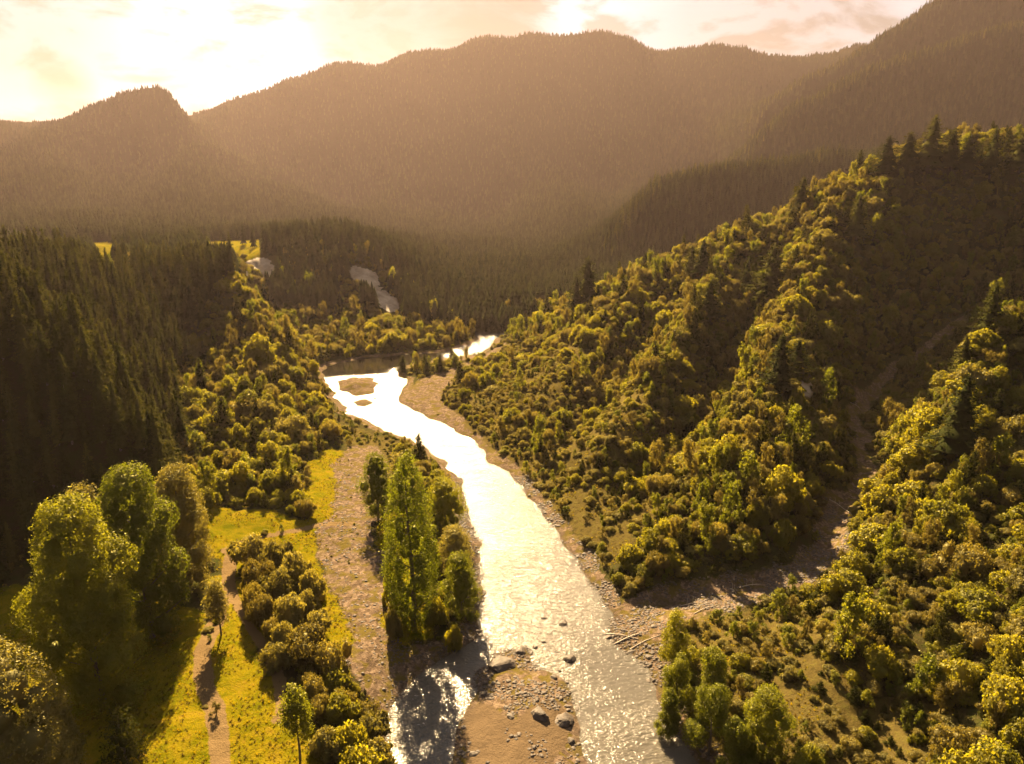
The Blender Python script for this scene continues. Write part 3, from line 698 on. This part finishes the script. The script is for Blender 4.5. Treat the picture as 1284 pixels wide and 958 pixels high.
for u, v, rr in ((328,338,9),(328,352,6),(452,345,7),(468,360,7),(484,378,7),(500,392,5),(490,392,5),(1011,486,2.5),(1012,500,2)):
    x, y, z = base(u, v); KEEP.append((x, y, rr))
KA = np.array(KEEP)
def free(x, y):
    ok = np.ones(x.shape, bool)
    for a in KA: ok &= (x - a[0]) ** 2 + (y - a[1]) ** 2 > a[2] ** 2
    return ok

# ------------------------------------------------------------------ the pine plantation on the left
r = np.random.default_rng(50)
x, y = jgrid(-330, 0, 70, 330, 3.1, r)
z = hz(x, y); u, v = proj(x, y, z)
edge_u = lin(v, [(300,300),(290,345),(262,390),(232,440),(226,500),(228,600),(232,660)])
pin = (u < edge_u + r.normal(0, 5, u.shape)) & (z > 3.6) & (u > -170) & (y < 300) & free(x, y) & visible(x, y, z, 16)
pin &= ~((u > 118) & (u < 146) & (y > 225)); pin &= ~((v > 705) & (u > 30)) & ~(v > 730)
x, y, z, u, v = (a[pin] for a in (x, y, z, u, v))
sc = r.uniform(.48, .84, len(x)) * np.where(v > 600, .85, 1) * (1 + .28 * fbm(x / 14, y / 14, 55, 3))
cls = np.argsort(y / sc - 400 * ((u < -20)) * -1)
ind = np.zeros(len(x), bool); ind[cls[:275]] = True
rows = [('lower slope', 'dark pine in shade low on the left plantation slope'), ('middle', 'dark pine in the middle of the shaded left plantation slope'), ('upper', 'olive pine high on the left plantation slope')]
protoC = []
for k in range(3):
    e = bpy.data.objects.new('pine_tree', None); protoC.append((CON[k], CTR))
for j in np.where(ind)[0]:
    k = int(r.integers(3)); root = bpy.data.objects.new('pine_tree', None); C.objects.link(root)
    a = SRC['c'][k].copy(); C.objects.link(a); a.parent = root; b = tk.copy(); C.objects.link(b); b.parent = root
    root.location = (x[j], y[j], z[j] - .4); root.rotation_euler.z = r.uniform(0, 6.28); root.scale = (sc[j] * 1.15, sc[j] * 1.15, sc[j] * .92)
    near_edge = u[j] > edge_u[pin][j] - 28
    lab = 'sunlit pine on the edge of the left plantation spur' if near_edge else rows[0 if v[j] > 610 else 1 if v[j] > 500 else 2][1]
    lab += ', a tall one' if sc[j] > .74 else (', a short one' if sc[j] < .58 else '')
    tag(root, lab, 'pine tree', 'pines of the left plantation')
o = ~ind
scatter('pine_plantation', SRC['c'], np.stack([x, y, z - .4], 1)[o], np.stack([sc * 1.15, sc * 1.15, sc * .92], 1)[o], np.stack([r.normal(0, .02, len(x)), r.normal(0, .02, len(x)), r.uniform(0, 6.28, len(x))], 1)[o], r.integers(0, 3, len(x))[o],
        'dense dark pine plantation covering the left hill', 'forest')

# ------------------------------------------------------------------ broadleaf scrub
def bushes(x, y, smin, smax, r, keep_mask):
    z = hz(x, y); m_ = keep_mask & free(x, y) & visible(x, y, z, 4)
    x, y, z = x[m_], y[m_], z[m_]
    s = smin + (smax - smin) * r.beta(1.4, 3.4, len(x)); s = np.where(r.random(len(x)) < .09, s + r.uniform(.9, 1.7, len(x)), s); return x, y, z, s
r = np.random.default_rng(60)
def bmask(x, y):
    z = hz(x, y); u, v = proj(x, y, z)
    g = gridat(np.maximum(np.maximum(gr_, gs_), tk_), x, y); sd = gridat(GSD, x, y)
    left = (u < 640) & (x < 0)
    eu = lin(v, [(300,300),(290,345),(262,390),(232,440),(226,500),(228,600),(232,660)])
    mL = left & (u > eu - 6) & (z > 2.0) & (y > 115) & (u < 440) & (v > 330) & (y < 245)
    bluff = (y > 240) & (y < 345) & (x < -15) & (sd > 3)
    mR = (x > -40) & (u > 500) & (sd > 6)
    mR &= dline(x + fbm(x / 6, y / 6, 73, 3) * 3, y, stream) > np.clip(5.2 - (y - 90) * .025, 2.4, 5.2)
    dry = gridat(dr_, x, y)
    nn = fbm(x / 9, y / 9, 77, 3)
    mR &= ~((dry > .5) & (nn < .12)) & ~((u > 820) & (u < 1120) & (v > 775) & (z < 4.5) & (nn < .35))
    return (mL | mR | (bluff & (y > 225))) & (g < .5) & (y < 345) & (u > -60) & (u < 1340) & (v < 1040)
xa, ya = jgrid(-150, 330, 45, 345, 2.55, r)
xa, ya, za, sa = bushes(xa, ya, .8, 3.1, r, bmask(xa, ya))
farm = ya > 240
ki = r.choice(10, len(xa), p=[.18, .15, .11, .09, .09, .1, .08, .08, .05, .07])
ua, va = proj(xa, ya, za)
sz = sa / ya
left = ua < 560
ordr = np.argsort(-sz - np.where(left & (va < 700), .012, 0) + np.where((va > 1000) | (ua > 1300), 9, 0))
ind = np.zeros(len(xa), bool); ind[ordr[:285]] = True
colw = ['green', 'yellow-green', 'flat-topped green', 'tall rounded green', 'grey-green', 'brownish', 'dull brown', 'feathery upright', 'dark conical', 'straggly brown']
for k in range(10):                                       # one scene shrub of each shape serves the masses too
    j = np.where(ind & (ki == k))[0][0]; SRC['b%d' % k] = None
def whereabouts(u, v, y, x):
    if u < 560: return 'on the slope above the grass strip at left' if v > 520 else 'on the lit left slope near the river bend'
    if y < 135 and u > 960:
        if v > 820: return 'low on the near right spur by the bottom corner'
        if v > 660: return 'half way up the near right spur'
        if v > 560: return 'on the upper flank of the near right spur'
        return 'by the crest of the near right spur'
    if u > 960: return 'beside the shaded side valley at right'
    if v > 640: return 'on the low flat above the stream mouth'
    return 'on the lit hillside right of the river'
for j in np.where(ind)[0]:
    k = int(ki[j]); s = sa[j]
    o = bpy.data.objects.new('hillside_shrub', BUSH[k]); C.objects.link(o)
    if SRC['b%d' % k] is None: SRC['b%d' % k] = o
    o.location = (xa[j], ya[j], za[j] - .1 * s); o.rotation_euler.z = r.uniform(0, 6.28); o.scale = (s, s, s * r.uniform(.8, 1.5))
    tag(o, ('large ' if s > 2.4 else 'small ' if s < 1.5 else '') + colw[k] + ' shrub ' + whereabouts(ua[j], va[j], ya[j], xa[j]), 'shrub', 'rounded shrubs covering the valley slopes')
SB = [SRC['b%d' % k] for k in range(10)]
o = ~ind
rot = np.stack([r.normal(0, .1, len(xa)), r.normal(0, .1, len(xa)), r.uniform(0, 6.28, len(xa))], 1)
scl = np.stack([sa * r.uniform(.85, 1.15, len(xa)), sa, sa * r.uniform(.75, 1.6, len(xa))], 1)
scatter('hillside_scrub', SB, np.stack([xa, ya, za - .1 * sa], 1)[o], scl[o], rot[o], ki[o], 'dense mass of rounded shrubs over the hillsides', 'shrubland')
# low undergrowth between them
x, y = jgrid(-150, 300, 38, 300, 1.75, r)
z = hz(x, y); u, v = proj(x, y, z); g = gridat(np.maximum(gr_, tk_), x, y); gs = gridat(gs_, x, y); sd = gridat(GSD, x, y); nn = fbm(x / 6, y / 6, 88, 3)
mk = (g < .5) & (gs < .4) & (sd > 2.5) & (u > -40) & (u < 1330) & (v < 1010) & visible(x, y, z, 1.5) & ((x > -60) | (z > 2)) & (nn > -.3) & ~((u < 235) & (v < 700))
mk &= (x < 5) | (dline(x + fbm(x / 6, y / 6, 73, 3) * 3, y, stream) > 2.2)
mk |= (g > .5) & (sd > 4) & (nn > .33) & (y < 170) & (u < 600)
x, y, z = x[mk], y[mk], z[mk]; u0_ = u[mk]; s = r.uniform(.45, 1.25, len(x)); s[gridat(gr_, x, y) > .5] *= .3; s[(u0_ < 600)] *= .7
scatter('undergrowth', SB, np.stack([x, y, z - .1], 1), np.stack([s, s, s * r.uniform(.6, 1.1, len(x))], 1), np.stack([0 * x, 0 * x, r.uniform(0, 6.28, len(x))], 1), r.choice(7, len(x), p=[.2, .15, .15, .05, .13, .17, .15]),
        'low undergrowth and fern between the shrubs', 'undergrowth')

# ------------------------------------------------------------------ forests farther off
r = np.random.default_rng(70)
def farforest(name, label, cond, sp, hmin, hmax, y0, y1, s0=-1.0, s1=1.0):
    ns = int((s1 - s0) / sp); nl = int(math.log(y1 / y0) / sp)
    a, b = np.meshgrid(np.arange(ns), np.arange(nl))
    S = s0 + (a.ravel() + r.uniform(0, 1, a.size)) * sp; Y = y0 * np.exp((b.ravel() + r.uniform(0, 1, a.size)) * sp); X = S * Y
    Z = hz(X, Y); hh = r.uniform(hmin, hmax, len(X)); hh *= np.where((X / Y > .2) & (Y < 1300), 1.35, 1); m_ = cond(X, Y, Z) & free(X, Y) & visible(X, Y, Z, hh, .006) & (abs(X / Y) < .86)
    X, Y, Z, hh = X[m_], Y[m_], Z[m_], hh[m_]
    w = hh * r.uniform(1.2, 1.9, len(X))
    scatter(name, FS, np.stack([X, Y, Z - .8], 1), np.stack([w, w, hh], 1), np.stack([0 * X, 0 * X, r.uniform(0, 6.28, len(X))], 1), r.integers(0, 3, len(X)), label, 'forest')
    return len(X)
FS = []
for k, (u, v, vt, lab) in enumerate([(140,300,270,'lone pine at the far edge of the yellow terrace field'),(306,302,276,'pine standing at the right end of the yellow field'),(318,306,282,'small pine beside the field end pine')]):
    X, Y, Z = base(u, v + 5); hh = 12
    o = link('terrace_pine', CONF[k], None, (X, Y, Z - .5)); o.scale = (hh, hh, hh); FS.append(o); tag(o, lab, 'pine tree', 'pines by the terrace field')
def c1(x, y, z):
    u, v = proj(x, y, z)
    return (x < 10) & ~((y > 292) & (y < 462) & (u > 262) & (u < 330)) & ~((y > 225) & (y < 462) & (u > 118) & (u < 146)) & ~((y > 365) & (y < 455) & (u < 330) & (u > 0)) & ~((u > 425) & (u < 500) & (y < 345) & (y > 300) & (fbm(x/9,y/9,5,2) > -.1)) & ~((u > 305) & (u < 350) & (y < 345) & (y > 315)) & ((y > 300) | (u < 300))
n1 = farforest('terrace_forest', 'belt of pines along the terrace above the pale cliffs', c1, .0075, 6, 12.5, 262, 640)
n2 = farforest('mountain_forest', 'hazy pine forest covering the far mountains and spurs', lambda x, y, z: (y > 640) | (x > 10), .0053, 4.5, 8.2, 350, 2700)
# crest pines added in the lighter near needles, so the spurs read as sunlit
px_, py_, pz_ = [], [], []
for crest_, wd_ in (([(755,325,470),(775,290,495),(800,256,520),(822,236,540),(900,222,560),(980,212,580),(1050,202,600)], 16),
    ([(905,225,820),(950,180,850),(1000,137,880),(1050,112,910),(1100,90,940),(1200,62,980),(1284,38,1000)], 26),
    ([(930,172,1050),(960,133,1085),(1010,105,1100),(1060,80,1110),(1110,48,1125),(1150,22,1137),(1200,-10,1160)], 26)):
    P_ = np.array([(sx(u, Y, vz(v, Y)) * Y, Y) for u, v, Y in crest_])
    L_ = np.concatenate([[0], np.cumsum(np.hypot(*np.diff(P_, axis=0).T))]); n_ = int(L_[-1] * wd_ / 26)
    q = r.uniform(0, L_[-1], n_); o_ = r.uniform(-wd_, wd_ * .6, n_)
    px_.append(np.interp(q, L_, P_[:, 0]) + o_ * -.15); py_.append(np.interp(q, L_, P_[:, 1]) + o_)
px_ = np.concatenate(px_); py_ = np.concatenate(py_); pz_ = hz(px_, py_); hh_ = r.uniform(.45, .85, len(px_))
scatter('crest_pines', SRC['c'], np.stack([px_, py_, pz_ - .6], 1), np.stack([hh_ * 1.1, hh_ * 1.1, hh_], 1), np.stack([0 * px_, 0 * px_, r.uniform(0, 6.28, len(px_))], 1), r.integers(0, 3, len(px_)), 'sunlit pines standing along the far spur crests', 'forest')
print('counts', len(xa), n1, n2)

# ------------------------------------------------------------------ cliffs
def cliff(name, pts, label, thick=1.6):
    u0, v0, u1, v1, lean = pts
    nx, nyy = 26, 22; vs = []
    for j in range(nyy):
        for i in range(nx):
            fu = i / (nx - 1); fv = j / (nyy - 1)
            u = u0 + (u1 - u0) * fu + lean * (fv - .5); v = v0 + (v1 - v0) * fv
            X, Y, Z = base(u, v); vs.append((X, Y, Z))
    vs = np.array(vs); cx, cy = (np.arange(nx) / (nx - 1) - .5) * 2, (np.arange(nyy) / (nyy - 1) - .5) * 2
    rr = np.maximum(0, 1 - (np.tile(cx, nyy) ** 2 + np.repeat(cy, nx) ** 2))
    nn = fbm(vs[:, 0] / 3, vs[:, 2] / 3, 91, 4)
    lift = (rr ** .5 + nn * .55 - .25) * thick
    vs[:, 1] -= lift; vs[:, 2] += lift * .25
    ii = np.arange(nx * nyy).reshape(nyy, nx)
    qd = np.stack([ii[:-1, :-1], ii[1:, :-1], ii[1:, 1:], ii[:-1, 1:]], -1).reshape(-1, 4)
    cc = vs[qd].mean(1); rq = rr[qd].mean(1); qd = qd[rq + .75 * fbm(cc[:, 0] / 4, cc[:, 2] / 2.2, 95, 3) > .22]
    me_ = mesh_np(name, vs, qd, mat=M['cliff'], smooth=True)
    return tag(link(name, me_), label, 'cliff', 'pale cliffs under the terrace', 'structure')
cliff('pale_cliff', (308, 322, 348, 352, 4), 'small pale cliff just under the yellow terrace field')
cliff('pale_cliff', (440, 328, 478, 368, 26), 'larger pale cliff on the far river bluff')
cliff('pale_cliff', (468, 362, 500, 392, 14), 'lower pale scar beneath the larger cliff', 1.2)
cliff('pale_cliff', (1003, 470, 1020, 502, 4), 'small grey rock outcrop on the edge of the side valley', .8)

# ------------------------------------------------------------------ rocks, stones, driftwood
def rockmesh(seed, sub=3, flat=.6):
    import bmesh
    from mathutils import noise as mn
    bm = bmesh.new(); bmesh.ops.create_icosphere(bm, subdivisions=sub, radius=1)
    for q in bm.verts:
        c = q.co.copy(); d = mn.noise(c * 1.3 + Vector((seed * 3.1, 0, 0))) * .5 + mn.noise(c * 3.1 + Vector((0, seed * 2.3, 0))) * .18
        c *= 1 + d
        for ax in (Vector((.7, .4, .6)), Vector((-.6, .5, .62)), Vector((.1, -.8, .6)), Vector((0, 0, 1))):
            ax = ax.normalized(); k = c.dot(ax)
            if k > .72: c -= ax * (k - .72) * .85
        c.z *= flat; q.co = c
    me_ = bpy.data.meshes.new('rock'); bm.to_mesh(me_); bm.free(); me_.materials.append(M['rock']); return me_
RK = [rockmesh(s, 3, f) for s, f in ((1, .7), (2, .5), (3, .8), (4, .55))]
rocks = [(629,836,34,1,'large flat boulder at the head of the gravel island'),(714,826,17,0,'dark boulder standing alone in the river rapids'),(706,781,13,1,'low boulder in midstream above the rapids'),(676,903,24,2,'grey boulder in the middle of the gravel island'),
 (706,906,26,3,'flat boulder on the right edge of the gravel island'),(694,850,10,0,'small dark rock in the shallows right of the island'),(671,811,8,2,'small rock upstream of the island'),(682,804,7,0,'tiny rock in the ripples above the island'),(666,818,6,1,'smallest rock of the cluster above the island'),
 (682,774,8,1,'low stone left of the midstream boulder'),(652,818,14,0,'reddish rock on the tip of the island'),(606,872,12,2,'rock at the left edge of the gravel island'),(764,798,10,3,'stone at the river edge near the driftwood'),(702,840,6,2,'small stone between rapids and island'),
 (640,905,11,1,'small boulder left of the middle island boulder'),(716,930,12,0,'rock at the lower right side of the island'),(470,500,6,0,'dark stone in the far shallows'),(664,622,5,2,'dark stone near the right bank in the glitter'),(620,602,5,1,'dark stone in the bright glitter of the river')]
for u, v, w, k, lab in rocks:
    X, Y, Z = G(u, v, .1); Z = max(float(hz(X, Y)), -.05); s = w / F * (Y * cP + H * sP) / 2
    o = link('river_boulder', RK[k], None, (X, Y, Z + s * .12)); o.scale = (s, s * .8, s * .8); o.rotation_euler.z = u * .7; tag(o, lab, 'boulder', 'boulders in and beside the river')
SR = [o for o in C.objects if o.name.startswith('river_boulder')][:4]
r = np.random.default_rng(80)
x, y = jgrid(-60, 60, 42, 140, .42, r); z = hz(x, y); u, v = proj(x, y, z); g = gridat(gr_, x, y); sn = gridat(sand, x, y); sd = gridat(GSD, x, y); nn = fbm(x / 2.5, y / 2.5, 44, 3)
mk = (g > .45) & (z > -.12) & ((sn < .5) | (nn > .3)) & (nn > -.15) & (v < 1000) & (r.random(len(x)) < np.where(u < 490, .3, np.where(v < 905, 1, .55)))
x, y, z = x[mk], y[mk], z[mk]; s = .07 + .3 * r.beta(1.2, 5, len(x)); s *= np.where(proj(x, y, z)[0] > 575, 1.35, 1)
scatter('river_stones', SR, np.stack([x, y, z + s * .1], 1), np.stack([s * r.uniform(.8, 1.3, len(x)), s, s * .8], 1), np.stack([0 * x, 0 * x, r.uniform(0, 6.28, len(x))], 1), r.integers(0, 4, len(x)), 'loose stones strewn over the gravel bars', 'stones')
# grass tufts on meadow
r = np.random.default_rng(81)
nb = 42; a = r.uniform(0, 6.28, nb); rad_ = r.uniform(.05, .5, nb); hh = r.uniform(.5, 1, nb)
b0 = np.stack([np.cos(a) * rad_ * .5, np.sin(a) * rad_ * .5, 0 * a], 1); tp = np.stack([np.cos(a) * rad_, np.sin(a) * rad_, hh], 1); sd_ = np.stack([-np.sin(a), np.cos(a), 0 * a], 1) * .06
tv = np.stack([b0 - sd_, b0 + sd_, tp], 1).reshape(-1, 3)
tuft_me = mesh_np('grass_tuft', tv, None, np.arange(nb * 3).reshape(-1, 3), M['grass']); tuft_dry = mesh_np('grass_tuft', tv, None, np.arange(nb * 3).reshape(-1, 3), M['dry'])
tufts = []
for mm, (u, v), lab in ((tuft_me, (300, 900), 'green grass tussock in the sunlit meadow'), (tuft_dry, (330, 880), 'straw coloured tussock in the sunlit meadow')):
    X, Y, Z = base(u, v); o = link('grass_tussock', mm, None, (X, Y, Z)); o.scale = (.5, .5, .45); tufts.append(o); tag(o, lab, 'grass tussock')
x, y = jgrid(-75, 60, 42, 150, .5, r); z = hz(x, y); u, v = proj(x, y, z); gm = gridat(gs_, x, y); tk2 = gridat(tk_, x, y); dd = gridat(dr_, x, y); gg = gridat(gr_, x, y); nn = fbm(x / 5, y / 5, 45, 3)
mk = (((gm > .4) & (nn > -.2)) | ((dd > .5) & (gg < .4) & (nn > 0)) | ((gg < .5) & (z < 4) & (nn > .2))) & (tk2 < .3) & (gridat(GSD, x, y) > 1.5) & (v < 1000) & (u > -20) & (u < 1300)
x, y, z = x[mk], y[mk], z[mk]; s = r.uniform(.2, .62, len(x))
scatter('meadow_grass', tufts, np.stack([x, y, z - .03], 1), np.stack([s, s, s * r.uniform(.2, .5, len(x))], 1), np.stack([0 * x, 0 * x, r.uniform(0, 6.28, len(x))], 1), r.integers(0, 2, len(x)), 'rough grass tufts over the meadow and banks', 'grass')
# logs
for i, (u0, v0, u1, v1, rr, lab) in enumerate([(757,796,800,802,.2,'dark driftwood log reaching into the river from the right bank'),(772,808,812,792,.22,'pale driftwood log lying across the muddy right bank'),(790,815,828,797,.15,'thin driftwood log beside the longer pale log'),
   (915,739,923,745,.16,'short white log on the stream flat'),(925,738,955,733,.12,'thin pale log along the side stream'),(870,770,902,758,.12,'grey branch lying on the stream flat'),(850,762,880,756,.1,'thin branch across the stream flat'),(1040,627,1060,640,.13,'pale log in the shaded side stream'),(1060,640,1072,650,.11,'pale broken log below the other one in the shaded stream'),(1066,505,1078,512,.12,'bleached branch high in the side stream')]):
    A_ = np.array(base(u0, v0)); B_ = np.array(base(u1, v1)); rr *= .55; A_[2] += rr * .6; B_[2] += rr * .6
    mid = (A_ + B_) / 2 + np.array([.1, .25, .08])
    parts = [tube([A_, (A_ + mid) / 2 + [.05, .1, 0], mid, (B_ + mid) / 2, B_], [rr, rr * .95, rr * .85, rr * .7, rr * .45], 8)]
    for k in (.35, .6): 
        c_ = A_ + (B_ - A_) * k; parts.append(tube([c_, c_ + [.25, .5, .5], c_ + [.3, .9, .75]], [rr * .35, rr * .2, .02], 5))
    vv, qq = joinq(parts); tag(link('driftwood_log', mesh_np('driftwood_log', vv, qq, mat=M['wood'], smooth=True)), lab, 'log', 'driftwood')

# ------------------------------------------------------------------ air
bpy.ops.mesh.primitive_cube_add(size=1); hb = bpy.context.object; hb.name = 'haze'
zb = float(GZ.min()) - 1; ztop = float(GZ.max()) + 40
print('ztop', ztop, zb)
hb.scale = (11200, 4600, ztop - zb); hb.location = (0, 2000, (ztop + zb) / 2)
m, t, out = nt('haze_air'); pv = nd(t, 'ShaderNodeVolumePrincipled')
pv.inputs['Color'].default_value = (1, .78, .76, 1); pv.inputs['Density'].default_value = .000045; pv.inputs['Anisotropy'].default_value = .48
t.links.new(pv.outputs[0], out.inputs['Volume']); hb.data.materials.append(m)
tag(hb, 'warm backlit haze filling the valley', 'haze', kind='stuff')

# ------------------------------------------------------------------ sky, sun, camera
SUN_AZ, SUN_EL = R(-14), R(32)
sd3 = Vector((math.sin(SUN_AZ) * math.cos(SUN_EL), math.cos(SUN_AZ) * math.cos(SUN_EL), math.sin(SUN_EL)))
w = bpy.data.worlds.new('World'); bpy.context.scene.world = w; w.use_nodes = True; t = w.node_tree; t.nodes.clear()
out = t.nodes.new('ShaderNodeOutputWorld'); bg = t.nodes.new('ShaderNodeBackground')
BANKS = [(520, 8, .988, .997, .8), (600, 20, .992, .999, .8), (455, 30, .996, .9995, .6), (80, 108, .9993, .99995, .8), (20, 30, .99, .999, .6), (930, 10, .985, .998, .45), (250, 100, .998, .9998, .3)]
sky = t.nodes.new('ShaderNodeTexSky'); sky.sky_type = 'NISHITA'; sky.sun_disc = False; sky.sun_elevation = SUN_EL; sky.sun_rotation = SUN_AZ
sky.dust_density = 3.5; sky.air_density = 1.0
tc = t.nodes.new('ShaderNodeTexCoord'); mp = t.nodes.new('ShaderNodeMapping'); mp.inputs['Scale'].default_value = (1, 1, 2.3)
t.links.new(tc.outputs['Generated'], mp.inputs[0])
cn = t.nodes.new('ShaderNodeTexNoise'); cn.inputs['Scale'].default_value = 6.5; cn.inputs['Detail'].default_value = 8; cn.inputs['Roughness'].default_value = .55; cn.inputs['Distortion'].default_value = .3
t.links.new(mp.outputs[0], cn.inputs['Vector'])
cover = ramp(t, cn.outputs[0], [(.30, (1,1,1)), (.42, (0,0,0)), (.52, (0,0,0)), (.64, (1,1,1))])
cloud = ramp(t, cn.outputs[0], [(.38, (6.2,6.3,6.4)), (.45, (12,12.6,14.4)), (.54, (14,14.8,17)), (.62, (5.8,5.8,5.8))])
for bu, bv, a0, a1, am in BANKS:                          # grey banks of cloud
    q = Vector(((bu - 642) / F, cP + (479 - bv) / F * sP, -sP + (479 - bv) / F * cP)).normalized()
    d_ = nd(t, 'ShaderNodeVectorMath', operation='DOT_PRODUCT'); t.links.new(tc.outputs['Generated'], d_.inputs[0]); d_.inputs[1].default_value = q
    mr = nd(t, 'ShaderNodeMapRange'); t.links.new(d_.outputs['Value'], mr.inputs[0]); mr.inputs[1].default_value = a0; mr.inputs[2].default_value = a1
    k_ = math_(t, 'MULTIPLY', math_(t, 'MULTIPLY', mr.outputs[0], am), ramp(t, cn.outputs[0], [(.35, (.35,.35,.35)), (.55, (1,1,1))]))
    cloud = mixc(t, k_, cloud, (4.2,3.9,3.7))
skyw = mixc(t, 1.0, sky.outputs[0], (1.0, .92, .8), 'MULTIPLY')
colw_ = mixc(t, .97, skyw, cloud)
# clouds are brightest round the sun behind them and dull away from it
dt = nd(t, 'ShaderNodeVectorMath', operation='DOT_PRODUCT'); t.links.new(tc.outputs['Generated'], dt.inputs[0]); dt.inputs[1].default_value = sd3
glow = ramp(t, dt.outputs['Value'], [(0, (.105,.098,.09)), (.55, (.14,.13,.12)), (.80, (.25,.24,.225)), (.92, (.275,.28,.29)), (1, (.34,.345,.36))])
colw_ = mixc(t, 1.0, colw_, glow, 'MULTIPLY')
t.links.new(colw_, bg.inputs[0]); bg.inputs[1].default_value = .05 * .72
t.links.new(bg.outputs[0], out.inputs[0])
sl = bpy.data.lights.new('sun', 'SUN'); sl.energy = 5.0; sl.angle = R(.6); sl.color = (1, .72, .38)
so = link('sun', sl); so.rotation_euler = sd3.to_track_quat('Z', 'Y').to_euler()
cd = bpy.data.cameras.new('camera'); cam = link('camera', cd, None, (0, 0, H)); cam.rotation_euler = (R(90) - PITCH, 0, 0)
cd.sensor_width = 36; cd.lens = 36 * F / 1284; cd.clip_end = 20000; cd.clip_start = .5
sc = bpy.context.scene; sc.camera = cam
sc.view_settings.view_transform = 'Standard'; sc.view_settings.look = 'None'; sc.view_settings.exposure = 2.62; sc.view_settings.gamma = 1
cy = sc.cycles; cy.max_bounces = 5; cy.diffuse_bounces = 2; cy.glossy_bounces = 2; cy.transmission_bounces = 3; cy.volume_bounces = 0; cy.transparent_max_bounces = 6
cy.use_denoising = True; cy.sample_clamp_indirect = 4; cy.caustics_reflective = False; cy.caustics_refractive = False
